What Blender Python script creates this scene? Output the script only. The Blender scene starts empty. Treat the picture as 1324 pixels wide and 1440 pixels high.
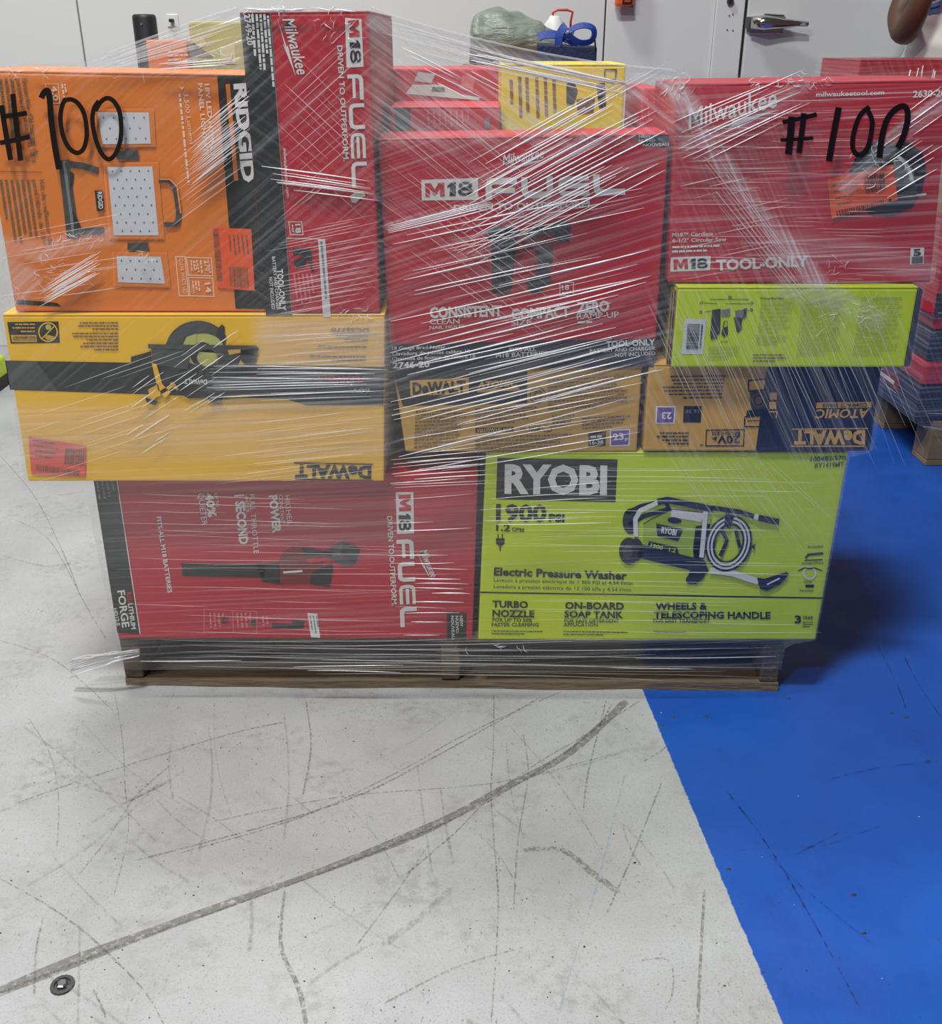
import bpy, bmesh, math, random
import numpy as np
from mathutils import Vector, Matrix, noise
from mathutils.bvhtree import BVHTree
R = math.radians
random.seed(7)
scn = bpy.context.scene
col = scn.collection

# ------------------------------------------------------------------ camera
F = 1447.0; TH = R(24.85); H = 1.2215; CT, ST = math.cos(TH), math.sin(TH)
cam = bpy.data.cameras.new('camera'); cam.sensor_fit = 'HORIZONTAL'; cam.sensor_width = 36.0
cam.lens = F * 36.0 / 1324.0; cam.clip_start = 0.05; cam.clip_end = 60
camo = bpy.data.objects.new('camera', cam); col.objects.link(camo)
camo.location = (0, 0, H); camo.rotation_euler = (R(90) - TH, 0, 0)
scn.camera = camo
# ------------------------------------------------------------------ world, lamps, exposure
w = bpy.data.worlds.new('world'); scn.world = w; w.use_nodes = True
w.node_tree.nodes['Background'].inputs[0].default_value = (0.93, 0.97, 1.0, 1)
w.node_tree.nodes['Background'].inputs[1].default_value = 0.05
LAMPS = [  # ceiling strip lamps: x, y, z, length, width, watts, rotation
    (-0.45, 0.55, 4.7, 0.7, 0.35, 150, 0),
    (-2.60, -1.70, 4.7, 1.2, 0.35, 130, 0),
    (-1.30, 3.20, 4.7, 0.9, 0.35, 85, 0),
]
scn.view_settings.view_transform = 'Standard'; scn.view_settings.look = 'None'
scn.view_settings.exposure = 0.15; scn.view_settings.gamma = 1.0
scn.view_settings.use_curve_mapping = False
for (x, y, z, l, wd, watt, rz) in LAMPS:
    ld = bpy.data.lights.new('ceiling_strip_light', 'AREA'); ld.shape = 'RECTANGLE'
    ld.size = l; ld.size_y = wd; ld.energy = watt; ld.color = (1.0, 1.0, 0.99)
    lo = bpy.data.objects.new('ceiling_strip_light', ld); col.objects.link(lo)
    lo.location = (x, y, z); lo.rotation_euler = (0, 0, R(rz))

# ------------------------------------------------------------------ projection helpers (pixel of the 1324x1440 photo -> point)
def ray(px, py):
    xc = (px - 662) / F; yc = (720 - py) / F
    return xc, CT + yc * ST, -ST + yc * CT
def P(px, py, Y):
    dx, dy, dz = ray(px, py); t = Y / dy
    return Vector((dx * t, Y, H + dz * t))
def PZ(px, py, Z=0.0):
    dx, dy, dz = ray(px, py); t = (Z - H) / dz
    return Vector((dx * t, dy * t, Z))
def to_px(v):
    x, y, z = v[0], v[1], v[2] - H
    d = y * CT - z * ST; u = y * ST + z * CT
    return 662 + F * x / d, 720 - F * u / d

# ------------------------------------------------------------------ materials
def lin(c):
    return tuple(((v / 255) / 12.92 if v / 255 <= 0.04045 else ((v / 255 + 0.055) / 1.055) ** 2.4) for v in c)
MATS = {}
def pm(name, rgb, rough=0.5, var=0.05, scale=25, metal=0.0, bump=0.0, bscale=60, spec=0.5, stretch=(1, 1, 1), alpha=1.0):
    m = bpy.data.materials.new(name); m.use_nodes = True; nt = m.node_tree; b = nt.nodes['Principled BSDF']
    c = lin(rgb)
    b.inputs['Roughness'].default_value = rough; b.inputs['Metallic'].default_value = metal
    b.inputs['Specular IOR Level'].default_value = spec
    tc = nt.nodes.new('ShaderNodeNewGeometry'); mp = nt.nodes.new('ShaderNodeMapping'); mp.inputs['Scale'].default_value = stretch
    nt.links.new(tc.outputs['Position'], mp.inputs['Vector'])
    n = nt.nodes.new('ShaderNodeTexNoise'); n.inputs['Scale'].default_value = scale; n.inputs['Detail'].default_value = 5
    nt.links.new(mp.outputs[0], n.inputs['Vector'])
    mx = nt.nodes.new('ShaderNodeMix'); mx.data_type = 'RGBA'
    mx.inputs['A'].default_value = tuple(max(0, v * (1 - 2 * var)) for v in c) + (1,)
    mx.inputs['B'].default_value = tuple(min(1, v * (1 + 2 * var)) for v in c) + (1,)
    nt.links.new(n.outputs[0], mx.inputs['Factor']); nt.links.new(mx.outputs['Result'], b.inputs['Base Color'])
    if bump:
        n2 = nt.nodes.new('ShaderNodeTexNoise'); n2.inputs['Scale'].default_value = bscale; n2.inputs['Detail'].default_value = 4
        nt.links.new(mp.outputs[0], n2.inputs['Vector'])
        bp = nt.nodes.new('ShaderNodeBump'); bp.inputs['Strength'].default_value = bump; bp.inputs['Distance'].default_value = 0.01
        nt.links.new(n2.outputs[0], bp.inputs['Height']); nt.links.new(bp.outputs[0], b.inputs['Normal'])
    if alpha < 1: b.inputs['Alpha'].default_value = alpha
    MATS[name] = m
    return m
pm('red', (184, 15, 38), 0.42, 0.04, 6, bump=0.06, bscale=14)
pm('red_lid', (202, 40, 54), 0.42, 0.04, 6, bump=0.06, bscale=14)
pm('print_red', (190, 30, 42), 0.45)
pm('orange', (226, 124, 38), 0.42, 0.03, 6, bump=0.06, bscale=14)
pm('yellow', (240, 186, 14), 0.42, 0.03, 6, bump=0.06, bscale=14)
pm('tan', (206, 160, 66), 0.45, 0.05, 8, bump=0.06, bscale=14)
pm('lime', (194, 214, 14), 0.42, 0.03, 6, bump=0.06, bscale=14)
pm('lime_dark', (158, 182, 20), 0.42, 0.05)
pm('yellow_green', (228, 214, 26), 0.45, 0.03, 6)
pm('lime_pale', (200, 218, 90), 0.45, 0.03, 9)
pm('black', (26, 28, 27), 0.42, 0.1, 9, bump=0.05, bscale=14)
pm('navy', (22, 28, 52), 0.42, 0.1, 9, bump=0.05, bscale=14)
pm('pale_red', (218, 112, 118), 0.5, 0.05)
pm('white', (228, 228, 226), 0.5, 0.03)
pm('silver', (220, 218, 214), 0.45, 0.05)
pm('grey', (120, 122, 122), 0.5, 0.08)
pm('dark_grey', (62, 64, 62), 0.5, 0.1)
pm('mid_red', (118, 16, 28), 0.5, 0.1)
pm('purple', (112, 84, 158), 0.5, 0.05)
pm('sticker_orange', (236, 88, 34), 0.5, 0.03, 9)
pm('sticker_red', (228, 84, 62), 0.5, 0.03, 9)
pm('kraft', (168, 128, 84), 0.75, 0.06, 14, bump=0.08, bscale=40)
pm('kraft_dark', (120, 92, 62), 0.8, 0.08, 14, bump=0.1, bscale=40)
pm('marker', (22, 14, 14), 0.35, 0.1)
pm('panel_white', (206, 208, 212), 0.5, 0.04, 8)
pm('orange_light', (240, 150, 80), 0.5, 0.03)
pm('white_orange', (244, 206, 176), 0.5, 0.03)
pm('olive', (176, 180, 92), 0.5, 0.12, 14)
pm('pale_olive', (206, 204, 150), 0.5, 0.1, 20)
pm('torn', (208, 202, 190), 0.8, 0.1, 60, bump=0.4, bscale=90)
pm('wood', (116, 102, 82), 0.85, 0.22, 9, bump=0.5, bscale=14, stretch=(1.5, 9, 9))
pm('wood_end', (92, 80, 64), 0.9, 0.25, 30, bump=0.5, bscale=50)
pm('wood_pale', (150, 128, 98), 0.85, 0.15, 12, bump=0.4, bscale=20)
pm('wall_paint', (222, 223, 222), 0.55, 0.015, 1.6, bump=0.03, bscale=9)
pm('door_paint', (214, 217, 218), 0.5, 0.02, 1.6, bump=0.03, bscale=9)
pm('seam', (92, 93, 92), 0.7, 0.1)
pm('chrome', (205, 205, 200), 0.16, 0.03, metal=1.0)
pm('steel', (120, 122, 124), 0.35, 0.1, metal=0.9)
pm('post_black', (38, 39, 42), 0.5, 0.06)
pm('bag_blue', (30, 62, 150), 0.55, 0.1, 30, bump=0.2, bscale=120)
pm('bag_navy', (28, 34, 78), 0.55, 0.12, 30, bump=0.2, bscale=90)
pm('wire_red', (196, 52, 44), 0.4)
pm('rubber', (24, 24, 25), 0.6, 0.1)
pm('lime_plastic', (196, 220, 30), 0.4, 0.05)
pm('orange_plastic', (236, 92, 34), 0.4, 0.05)
pm('skin', (92, 62, 48), 0.5, 0.06, 9, bump=0.04, bscale=60)
pm('shirt', (236, 235, 230), 0.85, 0.03, 8, bump=0.15, bscale=16)
pm('shirt_blue', (88, 120, 178), 0.85, 0.06)
pm('shirt_red', (176, 64, 92), 0.85, 0.06)
pm('shirt_ink', (34, 44, 72), 0.85, 0.06)
pm('jeans', (52, 62, 84), 0.9, 0.12, 30)
pm('hair', (22, 18, 16), 0.7, 0.1)
pm('case_navy', (26, 32, 60), 0.4, 0.1, 6, bump=0.04)

# ------------------------------------------------------------------ mesh helpers
class MB:
    def __init__(s): s.v = []; s.f = []; s.m = []; s.mats = []
    def mi(s, mat):
        m = MATS[mat] if isinstance(mat, str) else mat
        if m not in s.mats: s.mats.append(m)
        return s.mats.index(m)
    def add(s, vs, fs, mat):
        o = len(s.v); k = s.mi(mat); s.v += [tuple(v) for v in vs]
        for f in fs: s.f.append(tuple(i + o for i in f)); s.m.append(k)
    def hexa(s, b, mat):      # 8 corners: bottom 4 (ccw), top 4
        s.add(b, [(0, 3, 2, 1), (4, 5, 6, 7), (0, 1, 5, 4), (1, 2, 6, 5), (2, 3, 7, 6), (3, 0, 4, 7)], mat)
    def box(s, x0, x1, y0, y1, z0, z1, mat):
        s.hexa([(x0, y0, z0), (x1, y0, z0), (x1, y1, z0), (x0, y1, z0), (x0, y0, z1), (x1, y0, z1), (x1, y1, z1), (x0, y1, z1)], mat)
    def tube(s, pts, rad, mat, n=8, closed=False, flat=None):
        pts = [Vector(p) for p in pts]; N = len(pts); rs = rad if isinstance(rad, (list, tuple)) else [rad] * N
        vs = []; prev = None
        for i, p in enumerate(pts):
            a = pts[i - 1] if (i > 0 or closed) else p
            b = pts[(i + 1) % N] if (i < N - 1 or closed) else p
            t = (b - a)
            t = t.normalized() if t.length > 1e-9 else Vector((1, 0, 0))
            if prev is None:
                u = t.cross(Vector((0, 0, 1)))
                if u.length < 0.05: u = t.cross(Vector((1, 0, 0)))
            else: u = prev - t * prev.dot(t)
            u.normalize(); prev = u; q = t.cross(u)
            for k in range(n):
                a2 = 2 * math.pi * k / n
                vs.append(p + (u * math.cos(a2) + q * math.sin(a2) * (flat or 1)) * rs[i])
        fs = []
        for i in range(N if closed else N - 1):
            j = (i + 1) % N
            for k in range(n):
                l = (k + 1) % n; fs.append((i * n + k, i * n + l, j * n + l, j * n + k))
        if not closed: fs += [tuple(range(n - 1, -1, -1)), tuple((N - 1) * n + k for k in range(n))]
        s.add(vs, fs, mat)
    def loft(s, rings, mat, cap=True):
        n = len(rings[0]); vs = [v for r in rings for v in r]; fs = []
        for i in range(len(rings) - 1):
            for k in range(n):
                l = (k + 1) % n; fs.append((i * n + k, i * n + l, (i + 1) * n + l, (i + 1) * n + k))
        if cap: fs += [tuple(range(n - 1, -1, -1)), tuple((len(rings) - 1) * n + k for k in range(n))]
        s.add(vs, fs, mat)
    def build(s, name, parent=None, smooth=False, bevel=0.0, seg=2, base=None):
        me = bpy.data.meshes.new(name)
        off = Vector(base) if base is not None else Vector((0, 0, 0)); q = parent
        while q is not None and base is None: off = off + q.location; q = q.parent
        me.from_pydata([tuple(Vector(v) - off) for v in s.v], [], s.f)
        for m in s.mats: me.materials.append(m)
        me.polygons.foreach_set('material_index', s.m)
        if bevel:
            bm = bmesh.new(); bm.from_mesh(me)
            bmesh.ops.bevel(bm, geom=list(bm.edges), offset=bevel, segments=seg, affect='EDGES', profile=0.6, clamp_overlap=True)
            bm.to_mesh(me); bm.free()
        if smooth: me.polygons.foreach_set('use_smooth', [True] * len(me.polygons))
        me.update()
        o = bpy.data.objects.new(name, me); col.objects.link(o)
        if parent is not None: o.parent = parent
        elif base is not None: o.location = off
        return o
def tag(o, label, cat, group=None):
    o['label'] = label; o['category'] = cat
    if group: o['group'] = group
    return o
def thing(name, label, cat, loc, group=None):
    o = bpy.data.objects.new(name, None); col.objects.link(o); o.location = Vector(loc); o.empty_display_size = 0.05
    return tag(o, label, cat, group)
def structure(o): o['kind'] = 'structure'; return o
def sub(o, parent):            # hang a mesh (built in parent-space of the same thing) one level deeper
    o.parent = parent; return o

# ------------------------------------------------------------------ print helpers: everything printed lies on the carton's own front plane
FONT = {}
def glyphs(s, bold):
    k = (s, bold)
    if k in FONT: return FONT[k]
    cu = bpy.data.curves.new('t', 'FONT'); cu.body = s; cu.size = 1.0; cu.offset = bold; cu.resolution_u = 2
    cu.dimensions = '2D'; cu.fill_mode = 'FRONT'
    ob = bpy.data.objects.new('t', cu); me = bpy.data.meshes.new_from_object(ob)
    vs = [(v.co.x, v.co.y) for v in me.vertices]; fs = [tuple(p.vertices) for p in me.polygons]
    bpy.data.objects.remove(ob); bpy.data.curves.remove(cu); bpy.data.meshes.remove(me)
    x0 = min(v[0] for v in vs); x1 = max(v[0] for v in vs)
    FONT[k] = ([((v[0] - x0) / (x1 - x0), v[1] / CAP) for v in vs], fs)
    return FONT[k]
CAP = 1.0
_g = glyphs('H', 0.0); CAP = max(v[1] for v in _g[0]); FONT.clear()

class Draw:
    def __init__(s, yf, parent, base):
        s.yf = yf if callable(yf) else (lambda x, y: yf); s.parent = parent; s.base = base; s.mb = MB(); s.name = None; s.under = None; s.last = None; s.solos = []; s.tiny = False
    def part(s, name, under=None):
        s.flush(); s.name = name; s.under = under
    def flush(s):
        s.last = None
        if s.name and s.mb.f:
            s.last = s.mb.build(s.name, None, base=None)
            if s.tiny: s.last['kind'] = 'stuff'      # fine print, too small to pick apart
            me = s.last.data
            for v in me.vertices: v.co -= Vector(s.base)
            s.last.parent = s.under or s.parent
        keep = s.last
        for mb in s.solos:
            o = mb.build(s.name, None)
            for v in o.data.vertices: v.co -= Vector(s.base)
            o.parent = s.under or s.parent
            if keep is None: keep = o
        s.last = keep; s.solos = []
        s.mb = MB(); s.name = None; s.tiny = False
        return s.last
    def solo(s, fn, *a, **k):        # this piece of print becomes a part of its own
        keep = s.mb; s.mb = MB(); fn(*a, **k); s.solos.append(s.mb); s.mb = keep
    def raw(s, pts, fs, mat, layer=0):
        s.mb.add([P(x, y, s.yf(x, y) - 0.0006 * (layer + 1)) for x, y in pts], fs, mat)
    def poly(s, pts, mat, layer=0):
        a = sum(pts[i][0] * pts[(i + 1) % len(pts)][1] - pts[(i + 1) % len(pts)][0] * pts[i][1] for i in range(len(pts)))
        if a > 0: pts = pts[::-1]
        s.raw(pts, [tuple(range(len(pts)))], mat, layer)
    def rect(s, x0, y0, x1, y1, mat, layer=0): s.poly([(x0, y0), (x1, y0), (x1, y1), (x0, y1)], mat, layer)
    def ell(s, cx, cy, rx, ry, mat, layer=0, n=24, rot=0):
        c, q = math.cos(R(rot)), math.sin(R(rot)); pts = []
        for i in range(n):
            a = 2 * math.pi * i / n; x, y = rx * math.cos(a), ry * math.sin(a)
            pts.append((cx + x * c - y * q, cy + x * q + y * c))
        s.poly(pts, mat, layer)
    def stroke(s, pts, wd, mat, layer=0, closed=False):
        n = len(pts); vs = []; ws = wd if isinstance(wd, (list, tuple)) else [wd] * n
        for i in range(n):
            a = pts[i - 1] if (i > 0 or closed) else None; b = pts[(i + 1) % n] if (i < n - 1 or closed) else None
            p = pts[i]; ds = []
            if a is not None: ds.append((p[0] - a[0], p[1] - a[1]))
            if b is not None: ds.append((b[0] - p[0], b[1] - p[1]))
            ds = [(d[0] / (math.hypot(*d) or 1), d[1] / (math.hypot(*d) or 1)) for d in ds]
            tx = sum(d[0] for d in ds); ty = sum(d[1] for d in ds); l = math.hypot(tx, ty) or 1
            nx, ny = -ty / l, tx / l
            k = 1.0 / max(0.45, abs(nx * -ds[0][1] + ny * ds[0][0])); h = ws[i] / 2 * k
            vs += [(p[0] + nx * h, p[1] + ny * h), (p[0] - nx * h, p[1] - ny * h)]
        fs = [(2 * i, 2 * i + 1, (2 * i + 3) % (2 * n), (2 * i + 2) % (2 * n)) for i in range(n if closed else n - 1)]
        s.raw(vs, fs, mat, layer)
    def ring(s, cx, cy, rx, ry, wd, mat, layer=0, a0=0, a1=360, n=24, rot=0):
        c, q = math.cos(R(rot)), math.sin(R(rot)); pts = []; full = abs(a1 - a0) >= 360
        for i in range(n if full else n + 1):
            a = R(a0 + (a1 - a0) * i / n); x, y = rx * math.cos(a), ry * math.sin(a)
            pts.append((cx + x * c - y * q, cy + x * q + y * c))
        s.stroke(pts, wd, mat, layer, closed=full)
    def frame(s, pts, wd, mat, layer=0): s.stroke(pts, wd, mat, layer, closed=True)
    def text(s, t, p0, p1, cap, mat, layer=1, bold=0.02, shear=0.0):
        if cap >= 4.4: s.solo(s.text_, t, p0, p1, cap, mat, layer, bold, shear)
        else: s.tiny = True; s.text_(t, p0, p1, cap, mat, layer, bold, shear)
    def text_(s, t, p0, p1, cap, mat, layer=1, bold=0.02, shear=0.0):
        g, fs = glyphs(t, bold)
        dx, dy = p1[0] - p0[0], p1[1] - p0[1]; l = math.hypot(dx, dy); ux, uy = dy / l * cap, -dx / l * cap
        k = shear * cap / l
        s.raw([(p0[0] + dx * (u + v * k) + ux * v, p0[1] + dy * (u + v * k) + uy * v) for u, v in g], fs, mat, layer)
    def fuel(s, *a, **k): s.solo(s.fuel_, *a, **k)
    def m18(s, *a, **k): s.solo(s.m18_, *a, **k)
    def script(s, *a, **k): s.solo(s.script_, *a, **k)
    def fuel_(s, p0, p1, cap, mat, layer=1, th=0.25):
        dx, dy = p1[0] - p0[0], p1[1] - p0[1]; l = math.hypot(dx, dy); ex, ey = dx / l, dy / l; ux, uy = ey * cap, -ex * cap
        lw = l / 4.42; h = th / 2; ht = th * cap / lw / 2
        L = [[[(ht, 0), (ht, .62), (ht + .03, .78), (.22, 1 - h), (1, 1 - h)], [(ht * 2, .40), (.93, .40)]],
             [[(ht, 1), (ht, .32), (ht + .05, .18), (.22, h), (.78, h), (1 - ht - .05, .18), (1 - ht, .32), (1 - ht, 1)]],
             [[(1, 1 - h), (.25, 1 - h), (ht + .04, .8), (ht, .62), (ht, .38), (ht + .04, .2), (.25, h), (1, h)], [(ht * 2, .5), (1, .5)]],
             [[(ht, 1), (ht, .32), (ht + .05, .18), (.22, h), (1, h)]]]
        for i, letter in enumerate(L):
            for st in letter:
                th2 = th * cap * (0.78 if i == 2 or len(st) == 2 else 1)
                s.stroke([(p0[0] + ex * lw * (1.14 * i + a) + ux * b, p0[1] + ey * lw * (1.14 * i + a) + uy * b) for a, b in st], th2, mat, layer)
    def m18_(s, quad, a0, a1, b0, b1, cap, layer=0):
        s.poly(quad, 'silver', layer)
        def fr(p0, p1):
            dx, dy = p1[0] - p0[0], p1[1] - p0[1]; l = math.hypot(dx, dy); ux, uy = dy / l * cap, -dx / l * cap
            return lambda u, v: (p0[0] + dx * u + ux * v, p0[1] + dy * u + uy * v)
        q = fr(a0, a1)
        s.poly([q(*c) for c in ((0, 0), (0, 1), (.3, 1), (.5, .52), (.7, 1), (1, 1), (1, 0), (.76, 0), (.76, .6), (.56, .1), (.44, .1), (.24, .6), (.24, 0))], 'print_red', layer + 1)
        q = fr(b0, b1); k = math.hypot(b1[0] - b0[0], b1[1] - b0[1])
        s.poly([q(*c) for c in ((.10, 0), (.14, .68), (.02, .60), (.05, .80), (.20, 1), (.36, 1), (.33, 0))], 'black', layer + 1)
        for cy, rx, ry in ((.72, .20, .19), (.27, .23, .20)):
            s.stroke([q(.70 + rx * math.cos(i * math.pi / 8), cy + ry * math.sin(i * math.pi / 8)) for i in range(16)], cap * .2, 'black', layer + 1, closed=True)
    def script_(s, p0, p1, cap, mat='silver', layer=1):
        s.text_('Milwaukee', p0, p1, cap, mat, layer, 0.012, 0.25)
        dx, dy = p1[0] - p0[0], p1[1] - p0[1]; l = math.hypot(dx, dy); ux, uy = dy / l * cap, -dx / l * cap
        q = lambda u, v: (p0[0] + dx * u + ux * v, p0[1] + dy * u + uy * v)
        s.poly([q(-.06, -.42), q(.50, -.28), q(.46, -.16), q(1.02, -.18), q(.42, -.52), q(.48, -.40)], mat, layer)
    def fine(s, p0, p1, step, n, h, mat, layer=1, fill=0.97, last=0.6):
        s.tiny = True; dx, dy = p1[0] - p0[0], p1[1] - p0[1]; l = math.hypot(dx, dy); ex, ey = dx / l, dy / l; ux, uy = ey * h, -ex * h
        for i in range(n):
            ox, oy = p0[0] + step[0] * i, p0[1] + step[1] * i; x = 0; end = l * (random.uniform(.8, 1) * fill if i < n - 1 else last)
            while x < end - 1:
                wl = min(random.uniform(2.0, 9.5) * h / 2.2, end - x)
                s.raw([(ox + ex * x, oy + ey * x), (ox + ex * (x + wl), oy + ey * (x + wl)), (ox + ex * (x + wl) + ux, oy + ey * (x + wl) + uy), (ox + ex * x + ux, oy + ey * x + uy)], [(0, 1, 2, 3)], mat, layer)
                x += wl + h * 0.55
    def bars(s, q, n, mat='black', layer=2, seed=1):     # quad TL TR BR BL, bars run TL->BL direction, stepping TL->TR
        rd = random.Random(seed); t = 0.0; wsum = []
        for i in range(n): wsum.append((rd.uniform(.25, 1), rd.uniform(.25, 1)))
        tot = sum(a + b for a, b in wsum)
        lp = lambda a, b, k: (a[0] + (b[0] - a[0]) * k, a[1] + (b[1] - a[1]) * k)
        for a, b in wsum:
            k0, k1 = t / tot, (t + a) / tot; t += a + b
            s.poly([lp(q[0], q[1], k0), lp(q[0], q[1], k1), lp(q[3], q[2], k1), lp(q[3], q[2], k0)], mat, layer)

CARTONS = []
def carton(name, label, quad, Y, depth, mat, zt=None, zb=None, lid=None, group=None, side=None, metres=False, flap=True, backshift=0.0, cat='box'):
    """front quad TL TR BR BL (photo pixels on plane Y, or x,z in metres), extruded back by depth"""
    c = [Vector((x, Y, z)) for x, z in quad] if metres else [P(x, y, Y) for x, y in quad]
    if zt is not None:
        for i in (0, 1): c[i].z = zt
    if zb is not None:
        for i in (2, 3): c[i].z = zb
    base = Vector(((c[2].x + c[3].x) / 2, Y + depth / 2, min(c[2].z, c[3].z)))
    root = thing(name, label, cat, base, group)
    back = Vector((backshift, depth, 0)); tl, tr, br, bl = c
    m = MB(); dz = Vector((0, 0, 0.003 if flap else 0))
    m.hexa([bl, br, br + back, bl + back, tl - dz, tr - dz, tr + back - dz, tl + back - dz], mat)
    b = m.build('body', root, bevel=0.0035, seg=2)
    if flap:
        for k in (0, 1):
            f0, f1 = (0.0, 0.496) if k == 0 else (0.504, 1.0)
            A = tl + back * f0 - dz; B = tr + back * f0 - dz; Cc = tr + back * f1 - dz; Dd = tl + back * f1 - dz
            q = MB(); q.hexa([A, B, Cc, Dd, A + dz, B + dz, Cc + dz, Dd + dz], lid or mat); q.build('top_flap', root, bevel=0.0008, seg=1)
    px = [to_px(v) for v in c]
    CARTONS.append((px, Y))
    return root, Draw(Y, root, base)

# ================================================================== SETTING
def floor_material():
    m = bpy.data.materials.new('painted_concrete'); m.use_nodes = True; nt = m.node_tree; b = nt.nodes['Principled BSDF']; L = nt.links.new; N = nt.nodes.new
    g = N('ShaderNodeNewGeometry')
    def nz(scale, det=6, rough=.6, stretch=(1, 1, 1)):
        mp = N('ShaderNodeMapping'); mp.inputs['Scale'].default_value = stretch; L(g.outputs['Position'], mp.inputs[0])
        n = N('ShaderNodeTexNoise'); n.inputs['Scale'].default_value = scale; n.inputs['Detail'].default_value = det; n.inputs['Roughness'].default_value = rough
        L(mp.outputs[0], n.inputs['Vector']); return n.outputs[0]
    def rng(s, a, b_, c=0, d=1):
        r = N('ShaderNodeMapRange'); r.inputs[1].default_value = a; r.inputs[2].default_value = b_; r.inputs[3].default_value = c; r.inputs[4].default_value = d
        L(s, r.inputs[0]); return r.outputs[0]
    def math_(op, a, b_):
        r = N('ShaderNodeMath'); r.operation = op; r.use_clamp = op != 'ADD'
        for i, v in enumerate((a, b_)):
            if isinstance(v, (int, float)): r.inputs[i].default_value = v
            else: L(v, r.inputs[i])
        return r.outputs[0]
    def mix(f, a, b_):
        r = N('ShaderNodeMix'); r.data_type = 'RGBA'
        if isinstance(f, float): r.inputs['Factor'].default_value = f
        else: L(f, r.inputs['Factor'])
        for k, v in (('A', a), ('B', b_)):
            if isinstance(v, tuple): r.inputs[k].default_value = lin(v) + (1,)
            else: L(v, r.inputs[k])
        return r.outputs['Result']
    blot = rng(nz(2.2, 8, .62), .35, .7)
    white = mix(blot, (184, 186, 187), (162, 163, 163))
    stain = math_('MULTIPLY', rng(nz(5.5, 9, .7), .48, .68), rng(nz(48, 5), .44, .62))
    white = mix(math_('MULTIPLY', stain, .55), white, (124, 121, 113))
    fleck = math_('MULTIPLY', rng(nz(150, 3), .66, .7), rng(nz(4, 4), .4, .6))
    white = mix(math_('MULTIPLY', fleck, .75), white, (62, 60, 55))
    grime = rng(nz(300, 3, .7), .54, .70); white = mix(math_('MULTIPLY', grime, .5), white, (112, 111, 106))
    wear = math_('MULTIPLY', rng(nz(190, 4, .7, (1, .35, 1)), .60, .68), rng(nz(7, 6, .7), .46, .60)); white = mix(math_('MULTIPLY', wear, .7), white, (74, 73, 68))
    wear2 = math_('MULTIPLY', rng(nz(210, 4, .7, (.3, 1, 1)), .62, .69), rng(nz(5, 6, .7), .5, .62)); white = mix(math_('MULTIPLY', wear2, .6), white, (90, 88, 84))
    bl = rng(nz(3.0, 8, .6), .3, .7); blue = mix(bl, (30, 92, 190), (26, 78, 168))
    bf = math_('MULTIPLY', rng(nz(120, 3), .67, .71), rng(nz(3.3, 4), .45, .62)); blue = mix(math_('MULTIPLY', bf, .7), blue, (20, 30, 60))
    bst = math_('MULTIPLY', rng(nz(6, 9, .7), .58, .74), rng(nz(40, 4), .42, .62)); blue = mix(math_('MULTIPLY', bst, .5), blue, (22, 48, 110))
    A = PZ(905, 975); B = PZ(1100, 1440); d = (B - A).normalized(); nrm = Vector((-d.y, d.x, 0)); c = A.dot(nrm)
    dot = N('ShaderNodeVectorMath'); dot.operation = 'DOT_PRODUCT'; L(g.outputs['Position'], dot.inputs[0]); dot.inputs[1].default_value = nrm
    e = math_('ADD', dot.outputs['Value'], rng(nz(60, 5), 0, 1, -.004, .004))
    edge = rng(e, c - .001, c + .001)
    L(mix(edge, white, blue), b.inputs['Base Color'])
    L(rng(nz(7, 6), .3, .7, .36, .58), b.inputs['Roughness'])
    bp = N('ShaderNodeBump'); bp.inputs['Strength'].default_value = .12; bp.inputs['Distance'].default_value = .004
    L(math_('ADD', nz(90, 5), nz(12, 5)), bp.inputs['Height']); L(bp.outputs[0], b.inputs['Normal'])
    return m
m = MB(); m.add([(-4.5, -3.5, 0), (4.5, -3.5, 0), (4.5, 4.35, 0), (-4.5, 4.35, 0), (-4.5, -3.5, -.1), (4.5, -3.5, -.1), (4.5, 4.35, -.1), (-4.5, 4.35, -.1)],
               [(0, 1, 2, 3), (4, 7, 6, 5), (0, 4, 5, 1), (1, 5, 6, 2), (2, 6, 7, 3), (3, 7, 4, 0)], floor_material())
floor = structure(m.build('floor'))

def scuff_material(name, rgb, amount, scale, lo=.44):
    m = bpy.data.materials.new(name); m.use_nodes = True; nt = m.node_tree; b = nt.nodes['Principled BSDF']; L = nt.links.new; N = nt.nodes.new
    b.inputs['Base Color'].default_value = lin(rgb) + (1,); b.inputs['Roughness'].default_value = .7
    g = N('ShaderNodeNewGeometry'); n = N('ShaderNodeTexNoise'); n.inputs['Scale'].default_value = scale; n.inputs['Detail'].default_value = 6; n.inputs['Roughness'].default_value = .7
    L(g.outputs['Position'], n.inputs['Vector'])
    r = N('ShaderNodeMapRange'); r.inputs[1].default_value = lo; r.inputs[2].default_value = lo + .2; r.inputs[3].default_value = 0; r.inputs[4].default_value = amount
    L(n.outputs[0], r.inputs[0]); L(r.outputs[0], b.inputs['Alpha'])
    MATS[name] = m
scuff_material('tyre', (126, 124, 118), .62, 90, .34)
scuff_material('scuff', (84, 82, 77), .6, 220)
scuff_material('scuff_soft', (116, 115, 109), .62, 190, .42)
scuff_material('scuff_faint', (134, 133, 128), .42, 160, .42)
scuff_material('scuff_blue', (18, 34, 78), .7, 60)
scuff_material('scuff_pale', (176, 190, 205), .6, 60)
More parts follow.
